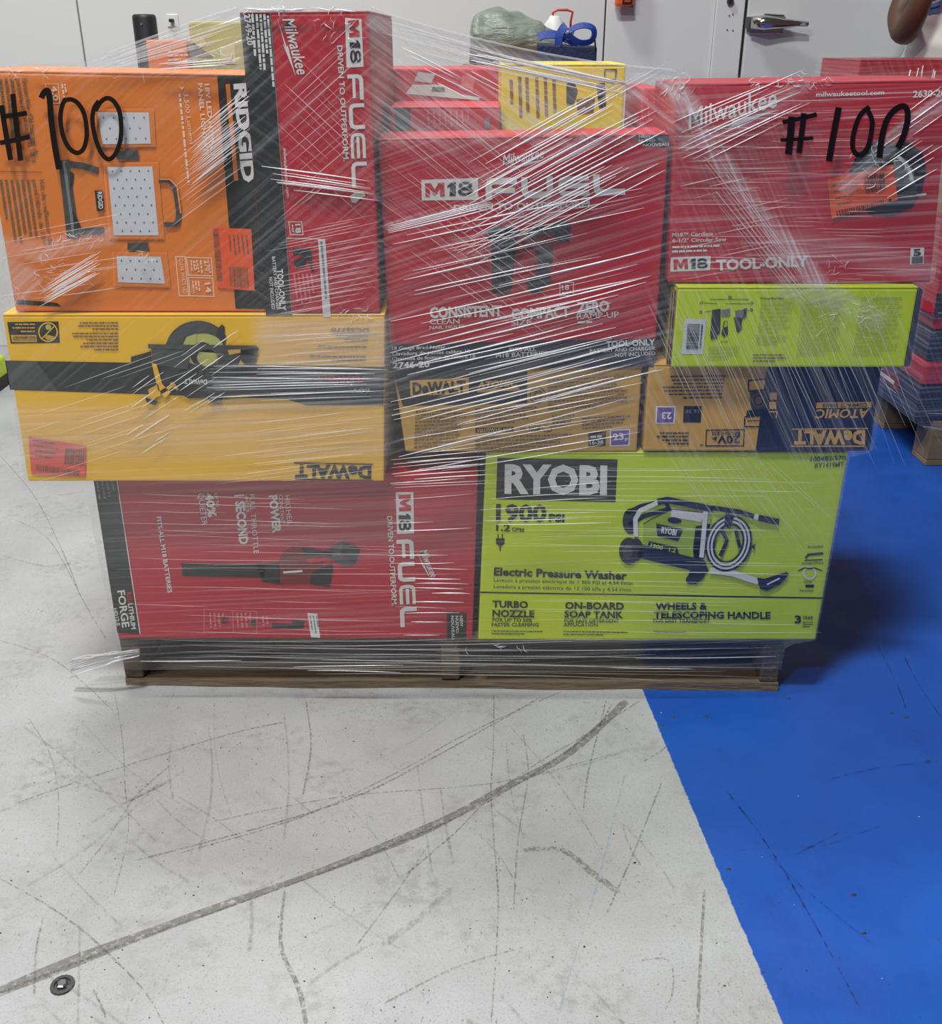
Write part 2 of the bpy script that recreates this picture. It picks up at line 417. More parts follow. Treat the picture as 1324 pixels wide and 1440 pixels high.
def spline(pts, n=12):
    out = []; p = [pts[0]] + list(pts) + [pts[-1]]
    for i in range(1, len(p) - 2):
        for k in range(n):
            t = k / n; a, b, c, d = p[i - 1], p[i], p[i + 1], p[i + 2]
            out.append(tuple(.5 * (2 * b[j] + (c[j] - a[j]) * t + (2 * a[j] - 5 * b[j] + 4 * c[j] - d[j]) * t * t + (3 * b[j] - a[j] - 3 * c[j] + d[j]) * t ** 3) for j in range(len(b))))
    return out + [tuple(pts[-1])]
nsc = 0
def scuff(pts, wd, mat):
    global nsc
    nsc += 1; zz = .0008 + .00004 * nsc
    pts = [PZ(x, y, zz) for x, y in spline(pts, 8)]; vs = []; n = len(pts); hw = wd / 2000
    for i, p in enumerate(pts):
        t = (pts[min(i + 1, n - 1)] - pts[max(i - 1, 0)]).normalized(); q = Vector((-t.y, t.x, 0)) * hw * (.8 + .4 * noise.noise(p * 6)) * (0.35 if i in (0, n - 1) else 1)
        vs += [p + q, p - q]
    mm = MB(); mm.add(vs, [(2 * i, 2 * i + 1, 2 * i + 3, 2 * i + 2) for i in range(n - 1)], mat); mm.build('scuff_mark', floor)
for pts, wd, mt in [
    ([(-20, 1402), (120, 1345), (280, 1285), (450, 1225), (600, 1165), (700, 1112), (790, 1065), (850, 1015), (880, 985)], 21, 'tyre'),
    ([(-20, 1404), (200, 1318), (440, 1232), (640, 1150), (760, 1082), (835, 1026), (860, 990)], 5, 'scuff'),
    ([(190, 1210), (360, 1165), (500, 1120), (600, 1070), (690, 1020), (760, 980)], 5, 'scuff_soft'),
    ([(250, 1200), (420, 1150), (560, 1085), (640, 1040), (720, 1002), (790, 972)], 3.5, 'scuff_soft'),
    ([(570, 1230), (640, 1170), (690, 1120), (760, 1070), (820, 1035), (900, 985)], 3.5, 'scuff_soft'),
    ([(300, 1155), (480, 1120), (700, 1100), (860, 1060)], 3, 'scuff_soft'),
    ([(160, 970), (172, 1040), (176, 1110), (180, 1170), (160, 1260)], 2, 'scuff'),
    ([(40, 1010), (70, 1060), (82, 1120), (80, 1190)], 2, 'scuff_soft'),
    ([(0, 1235), (70, 1275), (130, 1320), (200, 1390), (230, 1440)], 3, 'scuff_soft'),
    ([(20, 1130), (120, 1095), (230, 1060), (330, 1030), (400, 1015)], 4, 'scuff_soft'),
    ([(110, 1230), (150, 1180), (190, 1120), (240, 1075)], 3, 'scuff_soft'),
    ([(250, 1120), (300, 1150), (345, 1182), (370, 1185)], 2, 'scuff'),
    ([(694, 975), (693, 1060), (690, 1110), (694, 1180), (700, 1280), (690, 1440)], 3, 'scuff'),
    ([(735, 1030), (742, 1090), (728, 1180), (722, 1280)], 3, 'scuff_soft'),
    ([(852, 985), (838, 1040), (826, 1090), (820, 1140)], 4, 'scuff'),
    ([(880, 1080), (850, 1200), (825, 1290), (800, 1370), (780, 1440)], 4, 'scuff_pale'),
    ([(930, 1100), (890, 1200), (850, 1290)], 3, 'scuff_soft'),
    ([(905, 1070), (930, 1055), (940, 1045)], 3, 'scuff_soft'),
    ([(430, 985), (437, 1050), (425, 1120)], 4, 'scuff_soft'),
    ([(400, 1250), (395, 1330), (420, 1390), (430, 1440)], 7, 'scuff_soft'),
    ([(500, 1330), (560, 1250), (600, 1190)], 2.5, 'scuff_soft'),
    ([(735, 1195), (790, 1195), (830, 1225), (870, 1255)], 12, 'scuff_soft'),
    ([(900, 1350), (940, 1350), (946, 1390), (935, 1420)], 3, 'scuff'),
    ([(990, 1250), (985, 1340), (980, 1440)], 6, 'scuff_soft'),
    ([(60, 1290), (50, 1340), (48, 1400)], 3, 'scuff_soft'),
    ([(130, 1390), (145, 1420), (150, 1440)], 3, 'scuff'),
    ([(540, 1410), (640, 1360), (740, 1330)], 3, 'scuff_soft'),
    ([(0, 780), (60, 795), (110, 790)], 3, 'scuff_soft'), ([(20, 730), (70, 760), (120, 850), (150, 900)], 2.5, 'scuff_soft'),
    ([(60, 700), (120, 690)], 3, 'scuff_soft'), ([(0, 640), (50, 700), (90, 780), (110, 830)], 3, 'scuff_soft'), ([(0, 900), (80, 930), (160, 1000)], 2.5, 'scuff_soft'),
    ([(1020, 1110), (1080, 1190), (1140, 1290), (1210, 1420)], 3.5, 'scuff_blue'),
    ([(1120, 1200), (1150, 1185), (1180, 1170)], 3, 'scuff_blue'), ([(1125, 1190), (1160, 1188), (1240, 1160)], 2.5, 'scuff_blue'),
    ([(1270, 920), (1290, 960), (1324, 1010)], 2.5, 'scuff_blue'), ([(1230, 900), (1260, 960), (1275, 1000)], 2.5, 'scuff_blue'),
    ([(1060, 1180), (1120, 1240), (1230, 1330)], 2, 'scuff_blue'), ([(1150, 1100), (1230, 1080), (1324, 1070)], 2, 'scuff_blue'),
]: scuff(pts, wd, mt)
rs_ = random.Random(21)
for i in range(46):
    x, y = rs_.uniform(-40, 880), rs_.uniform(985, 1440); a = rs_.choice([rs_.uniform(-.7, -.15), rs_.uniform(1.3, 1.9), rs_.uniform(.4, .9)]); l = rs_.uniform(60, 260); c = rs_.uniform(-.25, .25)
    pts = [(x + math.cos(a + c * t) * l * t, y + math.sin(a + c * t) * l * t) for t in (0, .33, .66, 1)]
    if max(p[0] for p in pts) > 960 or min(p[1] for p in pts) < 975: continue
    scuff(pts, rs_.uniform(1.2, 5) * (2.5 if rs_.random() < .15 else 1), 'scuff_faint')
# small dirt flecks lying on the floor
mm = MB(); rd = random.Random(3)
for i in range(260):
    px, py = rd.uniform(0, 1324), rd.uniform(975, 1440)
    if px > 900 and rd.random() < .55: continue
    p = PZ(px, py, .0004); r = rd.uniform(.0006, .002) * (1.6 if rd.random() < .08 else 1); a0 = rd.uniform(0, 6)
    vs = [p + Vector((math.cos(a0 + k * 1.2566) * r * rd.uniform(.5, 1.3), math.sin(a0 + k * 1.2566) * r * rd.uniform(.4, 1.1), 0)) for k in range(5)]
    vs.append(p + Vector((0, 0, r * .5)))
    mm.add(vs, [(k, (k + 1) % 5, 5) for k in range(5)], 'dark_grey' if rd.random() < .85 else 'torn')
for (px, py) in [(1253, 1003), (1274, 1009), (946, 1008), (992, 1008), (1108, 982), (930, 1020), (1024, 1222), (1200, 1258), (1214, 1312), (1304, 1070)]:
    p = PZ(px, py, .0004); r = .005
    vs = [p + Vector((math.cos(k * 1.2566) * r, math.sin(k * 1.2566) * r * .6, 0)) for k in range(5)] + [p + Vector((0, 0, .003))]
    mm.add(vs, [(k, (k + 1) % 5, 5) for k in range(5)], 'dark_grey')
fl = mm.build('dirt_flecks', floor); fl['kind'] = 'stuff'

# floor anchor near the front left
p = PZ(88, 1386); an = thing('floor_anchor', 'small worn metal anchor bolt set in the white floor at front left', 'anchor', p)
m = MB(); m.loft([[p + Vector((math.cos(a) * r, math.sin(a) * r, z)) for a in [2 * math.pi * k / 16 for k in range(16)]] for r, z in ((.017, 0.0), (.0165, .003), (.0115, .0032), (.011, .0008))], 'dark_grey'); m.build('rim', an)
m = MB(); m.loft([[p + Vector((math.cos(a) * r, math.sin(a) * r, z)) for a in [2 * math.pi * k / 6 for k in range(6)]] for r, z in ((.0085, 0.0), (.0085, .005), (.006, .0065))], 'steel'); m.build('bolt', an)

# back wall: panels, jamb, door
WY = 4.35
def wx(px, py=40): return P(px, py, WY).x
wall = MB(); wall.box(-4.5, 4.5, WY + .03, WY + .18, 0, 3.2, 'seam'); wall = structure(wall.build('wall_back'))
for a, b in ((-4.5, wx(113) - .003), (wx(113) + .003, wx(850) - .003), (wx(850) + .003, wx(1003))):
    q = MB(); q.box(a, b, WY, WY + .03, 0, 3.2, 'wall_paint'); q.build('panel', wall, bevel=.002, seg=1)
q = MB(); q.box(wx(1003) + .001, wx(1043), WY - .012, WY + .03, 0, 2.2, 'wall_paint'); tr = structure(q.build('trim_1', bevel=.004))
dr = thing('door_1', 'white cold-room door with chrome latch in the back wall', 'door', (wx(1047) + .5, WY, 0)); dr['kind'] = 'structure'
q = MB(); q.box(wx(1047), wx(1047) + 1.15, WY - .02, WY + .03, 0.01, 2.15, 'door_paint'); q.build('door_leaf', dr, bevel=.004)
q = MB(); q.box(wx(1043) + .0005, wx(1047) - .0005, WY - .004, WY + .03, 0.01, 2.15, 'rubber'); q.build('gasket', dr)
q = MB(); q.box(wx(1047) + 1.16, 4.5, WY, WY + .03, 0, 3.2, 'wall_paint'); q.build('panel', wall, bevel=.002, seg=1)
q = MB(); q.box(wx(1043), wx(1047) + 1.16, WY, WY + .03, 2.16, 3.2, 'wall_paint'); q.build('panel', wall, bevel=.002, seg=1)
# latch handle on the door
def wp(px, py, d=0.0): v = P(px, py, WY); v.y -= d; return v
hd = MB(); Yh = WY - .02
a = P(1053, 36, Yh); b_ = P(1102, 38, Yh)
hd.box(a.x, b_.x, Yh - .012, Yh, a.z - .03, a.z + .032, 'chrome')
h0 = hd.build('latch_plate', dr, bevel=.006, seg=3)
hd = MB(); hd.tube([P(1056, 32, Yh - .035), P(1075, 32, Yh - .05), P(1100, 33, Yh - .045), P(1120, 33, Yh - .05), P(1136, 34, Yh - .052)], [.022, .026, .018, .011, .009], 'chrome', n=12); hd.build('handle', dr, smooth=True)
hd = MB(); a = P(1051, 32, Yh); hd.tube([a + Vector((0, -.012, -.02)), a + Vector((0, -.012, .02))], .012, 'steel', n=10); hd.build('latch_bolt', dr)
hd = MB(); a = P(1072, 22, Yh); hd.tube([a + Vector((0, -.02, 0)), a + Vector((.075, -.02, -.004))], .008, 'chrome', n=8); hd.build('latch_bar', dr)
for px_, py_ in ((1030, 20), (1025, 22), (1022, 42), (1030, 43)):
    q = MB(); a = P(px_, py_, WY - .012); q.tube([a, a + Vector((0, -.002, 0))], .003, 'seam', n=8); q.build('screw', tr)
q = MB(); a = P(1026, 2, WY - .012); q.tube([a, a + Vector((0, -.01, 0))], .013, 'steel', n=14); q.tube([a + Vector((0, -.01, 0)), a + Vector((0, -.014, 0))], .006, 'rubber', n=6); q.build('bolt_head', tr)

# black post by the wall
a = P(202, 20, 4.1); po = thing('black_post', 'slim black round post standing against the back wall', 'post', (a.x, 4.1, 0))
m = MB(); m.loft([[Vector((a.x + math.cos(t) * r, 4.1 + math.sin(t) * r, z)) for t in [2 * math.pi * k / 28 for k in range(28)]] for r, z in ((.042, 0.004), (.042, a.z - .012), (.040, a.z - .004), (.034, a.z), (.001, a.z + .001))], 'post_black', cap=False); m.build('tube', po, smooth=True)
m = MB(); m.loft([[Vector((a.x + math.cos(t) * r, 4.1 + math.sin(t) * r, z)) for t in [2 * math.pi * k / 28 for k in range(28)]] for r, z in ((.075, 0), (.075, .008), (.045, .010))], 'post_black'); m.build('base_flange', po)
m = MB(); b_ = P(199, 34, 4.055); m.tube([b_, b_ + Vector((0, -.004, 0))], .0035, 'grey', n=8); m.build('rivet', po)
# wall hook
a = P(243, 29, WY); hk = thing('wall_hook', 'small black square hook on a white plate on the back wall', 'hook', a)
m = MB(); m.box(a.x - .022, a.x + .022, WY - .006, WY - .0005, a.z - .022, a.z + .022, 'white'); m.build('plate', hk, bevel=.002, seg=1)
m = MB(); m.box(a.x - .007, a.x + .007, WY - .035, WY - .006, a.z - .006, a.z + .006, 'rubber'); m.build('peg', hk, bevel=.0015, seg=1)
# orange tool hanging on the wall
a = P(876, 4, WY); ot = thing('hanging_tool', 'orange and black tool hanging high on the back wall', 'tool', a)
m = MB(); m.box(a.x - .035, a.x + .032, WY - .06, WY - .012, a.z - .012, a.z + .16, 'orange_plastic'); m.build('body', ot, bevel=.008)
m = MB(); m.box(a.x - .012, a.x + .026, WY - .064, WY - .058, a.z - .006, a.z + .10, 'rubber'); lab = m.build('label', ot, bevel=.002, seg=1)
m = MB(); m.box(a.x - .004, a.x + .018, WY - .066, WY - .0635, a.z + .002, a.z + .006, 'orange_plastic'); m.build('print', lab)
m = MB(); m.box(a.x + .02, a.x + .036, WY - .05, WY - .01, a.z - .018, a.z - .002, 'grey'); m.build('clip', ot, bevel=.003)
m = MB(); m.box(a.x - .01, a.x + .01, WY - .03, WY - .0005, a.z + .14, a.z + .18, 'steel'); m.build('bracket', ot, bevel=.002)

# ================================================================== PALLET under the main load
def pallet(name, label, x0, x1, y0, y1, top, rot=0.0, group=None, front_mat='wood'):
    root = thing(name, label, 'pallet', ((x0 + x1) / 2, (y0 + y1) / 2, 0), group)
    rd = random.Random(5); t = .018
    for x in (x0, (x0 + x1) / 2 - .019, x1 - .038):
        m = MB(); m.box(x, x + .038, y0 + .004, y1 - .004, t, top - t, 'wood_end'); m.build('stringer', root, bevel=.003, seg=1)
    n = 7; wdt = (y1 - y0) / n
    for i in range(n):
        a = y0 + i * wdt; j = rd.uniform(-.006, .006)
        m = MB(); m.box(x0 + j, x1 + j, a, a + wdt * (.82 if i else .9), top - t, top, 'wood'); m.build('deck_board', root, bevel=.002, seg=1)
    for a in (y0, (y0 + y1) / 2 - .05, y1 - .1):
        m = MB(); N_ = 14; j = rd.uniform(-.004, .004); rings = []
        for k in range(N_ + 1):
            x = x0 + (x1 - x0) * k / N_ + j; e = rd.uniform(-.004, .003); zt = t + rd.uniform(-.003, .0)
            rings.append([Vector((x, a + e, 0)), Vector((x, a + .1, 0)), Vector((x, a + .1, t)), Vector((x, a + e + .002, zt))])
        m.loft(rings, front_mat); m.build('bottom_board', root)
    root.rotation_euler.z = rot
    return root
PT = .130
pallet('wooden_pallet', 'weathered wooden pallet under the main wrapped load', -.707, .636, 1.772, 2.85, PT, R(-.7), front_mat='wood')

# ================================================================== CARTONS, front layer
# --- blower box, bottom left
bx, d = carton('carton', 'red box lying on its side with a leaf blower picture, bottom left on pallet', [(129, 664), (672, 664), (664, 902), (165, 890)], 1.755, .46, 'red', zt=.4875, zb=PT+.001, group='boxes on the main pallet', flap=False)
d.part('end_band'); d.poly([(130, 666), (162, 666), (196, 892), (165, 890)], 'black'); d.stroke([(163, 666), (197, 892)], 1.4, 'silver')
d.part('battery_text'); d.text('FORGE', (165, 831), (172, 883), 10, 'silver'); d.text('RED', (178, 833), (180, 848), 6, 'print_red'); d.text('LITHIUM', (180, 849), (185, 885), 6, 'silver', bold=.03); d.text('HD12.0', (159, 856), (164, 880), 5, 'silver'); d.fine((134, 672), (140, 708), (7, -1), 4, 3, 'grey')
d.part('feature_text')
d.text('FITS ALL M18 BATTERIES', (220, 727), (236, 834), 6, 'silver')
d.text('QUIETER', (278, 694), (284, 739), 8, 'silver', bold=0); d.text('40%', (288, 694), (293, 728), 11, 'silver', bold=.04); d.text('UP TO', (301, 694), (303, 713), 5, 'silver', bold=0)
d.text('1 SECOND', (330, 696), (337, 766), 12, 'silver', bold=.04); d.text('UNDER', (344, 695), (346, 721), 4.5, 'silver', bold=0); d.text('FULL THROTTLE', (350, 695), (357, 779), 7, 'silver', bold=0)
d.text('POWER', (378, 697), (384, 750), 11, 'silver', bold=.04); d.text('CONSTANT', (392, 696), (395, 737), 5, 'silver', bold=0); d.text('HIGHER', (400, 697), (404, 738), 7, 'silver', bold=0)
d.part('brand_logo'); d.m18([(556, 692), (581, 692), (582, 750), (558, 751)], (560, 696), (561, 719), (560, 722), (561, 747), 17)
d.fuel((557, 759), (563, 882), 24, 'silver'); d.text('DRIVEN TO OUTPERFORM.', (544, 726), (551, 852), 7, 'silver'); d.script((590, 775), (606, 812), 10)
d.part('tool_picture')
d.poly([(255, 792), (372, 794), (372, 812), (256, 810)], 'black', 1); d.stroke([(257, 800), (370, 803)], 1.6, 'dark_grey', 2); d.poly([(360, 793), (392, 791), (394, 822), (368, 818)], 'black', 1)
d.poly([(390, 792), (398, 776), (412, 768), (440, 770), (456, 782), (452, 808), (436, 820), (394, 822)], 'mid_red', 1)
d.poly([(424, 770), (468, 776), (466, 783), (428, 780)], 'black', 2); d.poly([(455, 776), (482, 760), (507, 772), (500, 792), (484, 796), (468, 788)], 'dark_grey', 2); d.poly([(482, 762), (506, 772), (499, 791), (478, 782)], 'black', 3)
d.poly([(436, 822), (438, 806), (466, 792), (468, 798), (464, 826)], 'black', 2); d.poly([(430, 786), (462, 784), (452, 790), (434, 792)], 'print_red', 3); d.stroke([(398, 805), (425, 803)], 3, 'silver', 3)
d.part('icon_strip'); d.frame([(287, 857), (287, 888), (361, 891), (361, 860)], 1, 'pale_red'); d.stroke([(327, 859), (328, 889)], 1, 'pale_red')
d.fine((294, 862), (296, 886), (6, 0), 4, 2.4, 'pale_red'); d.fine((332, 862), (334, 886), (6, 0), 4, 2.4, 'pale_red'); d.fine((368, 866), (370, 886), (6, 0), 2, 2.4, 'pale_red'); d.ell(315, 872, 5, 5, 'mid_red', 1); d.ell(356, 876, 4, 5, 'dark_grey', 1)
d.poly([(382, 876), (410, 878), (412, 872), (428, 874), (426, 884), (404, 884), (382, 882)], 'black', 1); d.poly([(432, 862), (446, 863), (450, 897), (437, 896)], 'white', 1); d.fine((435, 866), (439, 892), (4.5, 0), 3, 1.6, 'grey', 2)
d.part('corner_flag'); d.poly([(628, 860), (656, 862), (655, 902), (628, 901)], 'black'); d.text('NEW', (646, 866), (647, 881), 4, 'silver'); d.text('NUEVO', (640, 866), (641, 890), 4, 'silver'); d.text('NOUVEAU', (634, 866), (635, 899), 4, 'silver'); d.flush()

# --- pressure washer box, bottom right
bx, d = carton('carton', 'large lime green box with pressure washer picture, bottom right on pallet', [(683, 638), (1193, 634), (1146, 901), (672, 897)], 1.75, .46, 'lime', zt=.531, zb=PT+.001, group='boxes on the main pallet')
d.part('brand_logo'); d.poly([(699, 644), (868, 646), (865, 706), (697, 702)], 'black'); d.text('RYOBI', (709, 692), (853, 694), 37, 'silver', bold=.045)
d.part('power_text'); d.text('1900', (697, 732), (768, 733), 22, 'black', bold=.035); d.text('PSI', (771, 733), (793, 734), 10, 'black', bold=.04); d.text('1.2', (697, 746), (717, 747), 9, 'black', bold=.03); d.text('GPM', (719, 747), (736, 748), 5, 'black')
d.poly([(697, 757), (709, 757), (709, 764), (703, 770), (697, 764)], 'black', 1); d.stroke([(703, 768), (703, 775)], 1.6, 'black', 1); d.stroke([(700, 757), (700, 751)], 1.6, 'black', 1); d.stroke([(706, 757), (706, 751)], 1.6, 'black', 1)
d.part('title_text'); d.text('Electric Pressure Washer', (694, 809), (881, 815), 10.5, 'black', bold=.035)
d.text('Laveuse à pression électrique de 1 900 PSI et 4,54 l/min', (694, 818), (889, 823), 5.2, 'dark_grey', bold=0); d.text('Lavadora a presión eléctrica de 13 100 kPa y 4,54 l/min', (694, 827), (887, 832), 5.2, 'dark_grey', bold=0)
d.part('divider_line'); d.stroke([(675, 833), (1156, 841)], 2, 'black')
d.part('feature_text')
for t, a, b_, c in [('TURBO', (692, 854), (742, 855), 9), ('NOZZLE', (692, 867), (751, 868), 9), ('FOR UP TO 50%', (692, 874), (748, 875), 5), ('FASTER CLEANING', (691, 881), (757, 881), 5),
                    ('ON-BOARD', (794, 856), (877, 857), 9), ('SOAP TANK', (793, 868), (876, 869), 9), ('FOR EASY DETERGENT', (793, 875), (870, 876), 5), ('APPLICATION', (792, 881), (840, 881), 5),
                    ('WHEELS &', (921, 857), (994, 857), 9), ('TELESCOPING HANDLE', (919, 869), (1083, 870), 9), ('FOR EASY TRANSPORT', (918, 875), (998, 876), 5), ('3', (1117, 876), (1126, 876), 10), ('YEAR', (1128, 871), (1143, 871), 4.5)]:
    d.text(t, a, b_, c, 'black', bold=.035 if c > 6 else .015)
d.fine((691, 888), (770, 889), (0, 4), 2, 1.4, 'dark_grey'); d.fine((792, 889), (885, 890), (0, 4), 2, 1.4, 'dark_grey'); d.fine((918, 889), (995, 890), (0, 4), 1, 1.4, 'dark_grey'); d.fine((1128, 876), (1145, 876), (0, 3), 3, 1.3, 'dark_grey')
d.part('model_text'); d.text('100483/570', (1139, 649), (1188, 647), 6.5, 'dark_grey', bold=.015, shear=.15); d.text('RY1419MT', (1145, 658), (1186, 656), 6.5, 'dark_grey', bold=.015, shear=.15)
d.part('accessory_picture'); d.text('Includes', (1136, 771), (1157, 770), 4, 'black', bold=0); d.stroke([(1132, 785), (1136, 780), (1157, 778)], 3, 'dark_grey', 1); d.stroke([(1131, 788), (1156, 787)], 1.5, 'black', 1); d.text('Handle/Wand', (1127, 794), (1157, 793), 3.5, 'black', bold=0)
d.ring(1138, 806, 8.5, 8, 2.4, 'silver', 1); d.stroke([(1122, 803), (1130, 799), (1146, 799), (1156, 803)], 1.6, 'black', 1); d.text('Hose', (1130, 820), (1141, 820), 3.5, 'black', bold=0); d.rect(1132, 822, 1144, 826, 'black', 1); d.text('Nozzles', (1124, 832), (1143, 832), 3.5, 'black', bold=0)
d.part('tool_picture')
N_ = 'navy'
d.stroke([(880, 722), (900, 712), (935, 704), (940, 716), (905, 726), (884, 738)], 6, N_, 1); d.ell(886, 733, 11, 18, N_, 1)
d.poly([(904, 737), (915, 730), (946, 716), (996, 722), (1000, 728), (990, 786), (974, 788), (904, 766)], 'lime_dark', 2); d.stroke([(904, 737), (915, 730), (946, 716), (996, 722)], 1.2, 'dark_grey', 3); d.poly([(944, 714), (992, 722), (985, 734), (943, 727)], 'silver', 3)
d.poly([(974, 770), (978, 740), (1006, 735), (1000, 790), (975, 788)], 'olive', 2)
d.poly([(922, 736), (960, 744), (953, 761), (924, 754)], 'black', 4); d.text('RYOBI', (929, 749), (950, 753), 8, 'white', 5, .03); d.poly([(912, 761), (952, 770), (955, 783), (909, 771)], 'black', 4); d.text('1900', (914, 769), (931, 773), 5, 'lime', 5); d.text('1.2', (940, 775), (949, 777), 5, 'lime', 5)
d.ell(948, 732, 10, 4.5, 'black', 4, rot=8)
d.poly([(890, 768), (905, 766), (990, 788), (996, 802), (988, 812), (978, 822), (964, 818), (970, 802), (905, 786), (893, 784)], N_, 3); d.ell(977, 812, 14, 8, 'black', 4, rot=-25)
d.ell(884, 775, 14, 19, 'black', 4); d.ell(882, 776, 7, 10, 'dark_grey', 5); d.ell(894, 773, 10, 16, N_, 3)
d.stroke([(894, 754), (893, 730), (900, 718), (926, 706)], 6.5, 'silver', 5); d.stroke([(986, 784), (991, 730), (992, 716), (1004, 712)], 6.5, 'silver', 5)
d.stroke([(924, 706), (938, 703), (1002, 716)], 9, N_, 6); d.stroke([(1000, 714), (1040, 720), (1062, 727)], 7, N_, 6); d.stroke([(1060, 726), (1068, 728)], 7, 'silver', 7); d.stroke([(1066, 728), (1084, 732), (1095, 734)], 9, 'black', 7)
for k, (rx, ry, mt) in enumerate([(31, 39, N_), (28, 36, 'silver'), (25.5, 33, N_), (23, 31, 'silver'), (20, 27, N_)]): d.ring(1024, 764, rx, ry, 2.6, mt, 6 + (k % 2), rot=18, n=36)
d.poly([(1020, 720), (1032, 726), (1026, 744), (1018, 738)], N_, 8); d.stroke([(1010, 738), (1022, 760), (1012, 782)], 5, N_, 5); d.stroke([(1034, 745), (1040, 770)], 5, N_, 5)
d.stroke([(998, 802), (1030, 806), (1066, 818)], 9, 'silver', 5); d.poly([(1064, 812), (1074, 814), (1106, 804), (1109, 808), (1096, 822), (1078, 831), (1068, 828)], N_, 6); d.stroke([(1078, 822), (1096, 813)], 2.2, 'silver', 7)
d.poly([(1056, 768), (1062, 764), (1060, 774)], N_, 5); d.flush()

# --- circular saw box (yellow), second row left
bx, d = carton('carton', 'long yellow box upside down with circular saw picture, left of second row', [(2, 437), (541, 446), (540, 681), (39, 677)], 1.715, .50, 'yellow', zt=.795, zb=.4885, group='boxes on the main pallet')
d.part('stripe_band'); d.poly([(7, 507), (540, 516), (539, 570), (430, 570), (402, 561), (14, 548)], 'black'); d.poly([(9, 508), (52, 509), (80, 549), (14, 547)], 'dark_grey', 1)
d.part('brand_logo'); d.text('DeWALT', (522, 656), (415, 654), 16.5, 'black', bold=.05); d.stroke([(413, 651), (524, 653)], 1.8, 'black', 1); d.stroke([(414, 674), (524, 676)], 2, 'black', 1)
d.part('model_text'); d.text('DCS577B', (518, 462), (465, 461), 7, 'kraft_dark', bold=.02); d.fine((517, 472), (462, 471), (0, 5.5), 2, 2, 'kraft_dark'); d.fine((515, 487), (447, 486), (0, 5.5), 1, 2, 'kraft_dark', last=1); d.fine((514, 501), (432, 500), (0, 5), 2, 2, 'kraft_dark'); d.text('FLEXVOLT', (512, 529), (444, 528), 8, 'print_red', 2, .03); d.text('60V', (520, 545), (494, 545), 8, 'grey', 2, 0)
d.part('warning_sign'); d.poly([(10, 453), (82, 452), (84, 482), (15, 483)], 'black'); d.ring(67.5, 467, 13, 13, 1.6, 'yellow', 1); d.stroke([(58, 477), (77, 458)], 1.4, 'yellow', 2); d.poly([(62, 474), (64, 470), (72, 472), (77, 474), (74, 478), (66, 478)], 'tan', 1); d.ell(68, 460, 4, 4, 'olive', 1)
d.poly([(15, 471), (51, 471), (52, 481), (17, 481)], 'tan', 1); d.text('SOLD SEPARATELY', (50, 473), (18, 473), 3, 'black', 2); d.text('BATTERY AND CHARGER', (50, 477), (18, 477), 2.2, 'black', 2, 0); d.fine((49, 455), (16, 455), (0, 5), 3, 2, 'tan', 1)
d.part('fine_print'); d.fine((166, 453), (106, 453), (0, 4.5), 3, 2, 'kraft_dark'); d.fine((166, 468), (92, 468), (0, 4.5), 3, 2, 'kraft_dark'); d.fine((166, 482), (110, 482), (0, 4.5), 3, 2, 'kraft_dark')
d.part('tool_picture')
pts = [(278 + 46 * math.cos(R(a)), 494 + 43 * math.sin(R(a))) for a in range(180, 338, 8)]
d.poly(pts + [(316, 484), (320, 496), (236, 498)], 'dark_grey', 1); d.poly([(306, 462), (312, 456), (316, 460), (315, 478), (310, 480), (304, 472)], 'black', 2)
d.ell(286, 492, 29, 23, 'olive', 2); d.ell(284, 498, 17, 17, 'black', 3); d.ell(291, 503, 14, 12, 'olive', 4); d.poly([(256, 488), (262, 474), (276, 469), (276, 486)], 'olive', 3)
d.poly([(208, 484), (360, 486), (364, 492), (356, 500), (208, 490)], 'dark_grey', 4); d.poly([(213, 490), (268, 492), (264, 520), (214, 512)], 'dark_grey', 4); d.poly([(184, 502), (212, 494), (214, 514), (184, 512)], 'black', 3)
d.poly([(306, 500), (364, 488), (358, 512), (340, 516), (306, 522)], 'dark_grey', 4); d.poly([(320, 492), (338, 491), (338, 496), (322, 499)], 'tan', 5); d.poly([(338, 506), (344, 513), (335, 513)], 'tan', 5)
d.poly([(250, 522), (320, 518), (350, 530), (344, 556), (318, 560), (264, 560), (246, 548)], 'black', 5); d.text('DeWALT', (291, 534), (259, 533), 6.5, 'silver', 6, .03)
d.poly([(213, 510), (220, 512), (228, 540), (240, 552), (232, 560), (222, 548)], 'yellow', 6); d.poly([(208, 548), (222, 540), (226, 556), (212, 562)], 'yellow', 6); d.stroke([(226, 552), (246, 540)], 5, 'yellow', 6); d.stroke([(240, 538), (250, 548)], 4, 'tan', 7); d.poly([(204, 558), (212, 562), (222, 564), (218, 570), (206, 566)], 'black', 6)
d.poly([(292, 560), (314, 560), (308, 568), (296, 566)], 'dark_grey', 5)
d.part('shipping_sticker'); d.poly([(40, 614), (121, 627), (120, 671), (44, 667)], 'sticker_red', 2); st = d.flush()
d.part('barcode', st); d.bars([(92, 630), (119, 633), (118, 655), (90, 653)], 13, 'kraft_dark', 3, 4); d.bars([(50, 653), (112, 662), (111, 669), (51, 662)], 30, 'kraft_dark', 3, 5); d.fine((46, 620), (84, 626), (1, 7), 4, 2, 'kraft_dark', 3); d.flush()

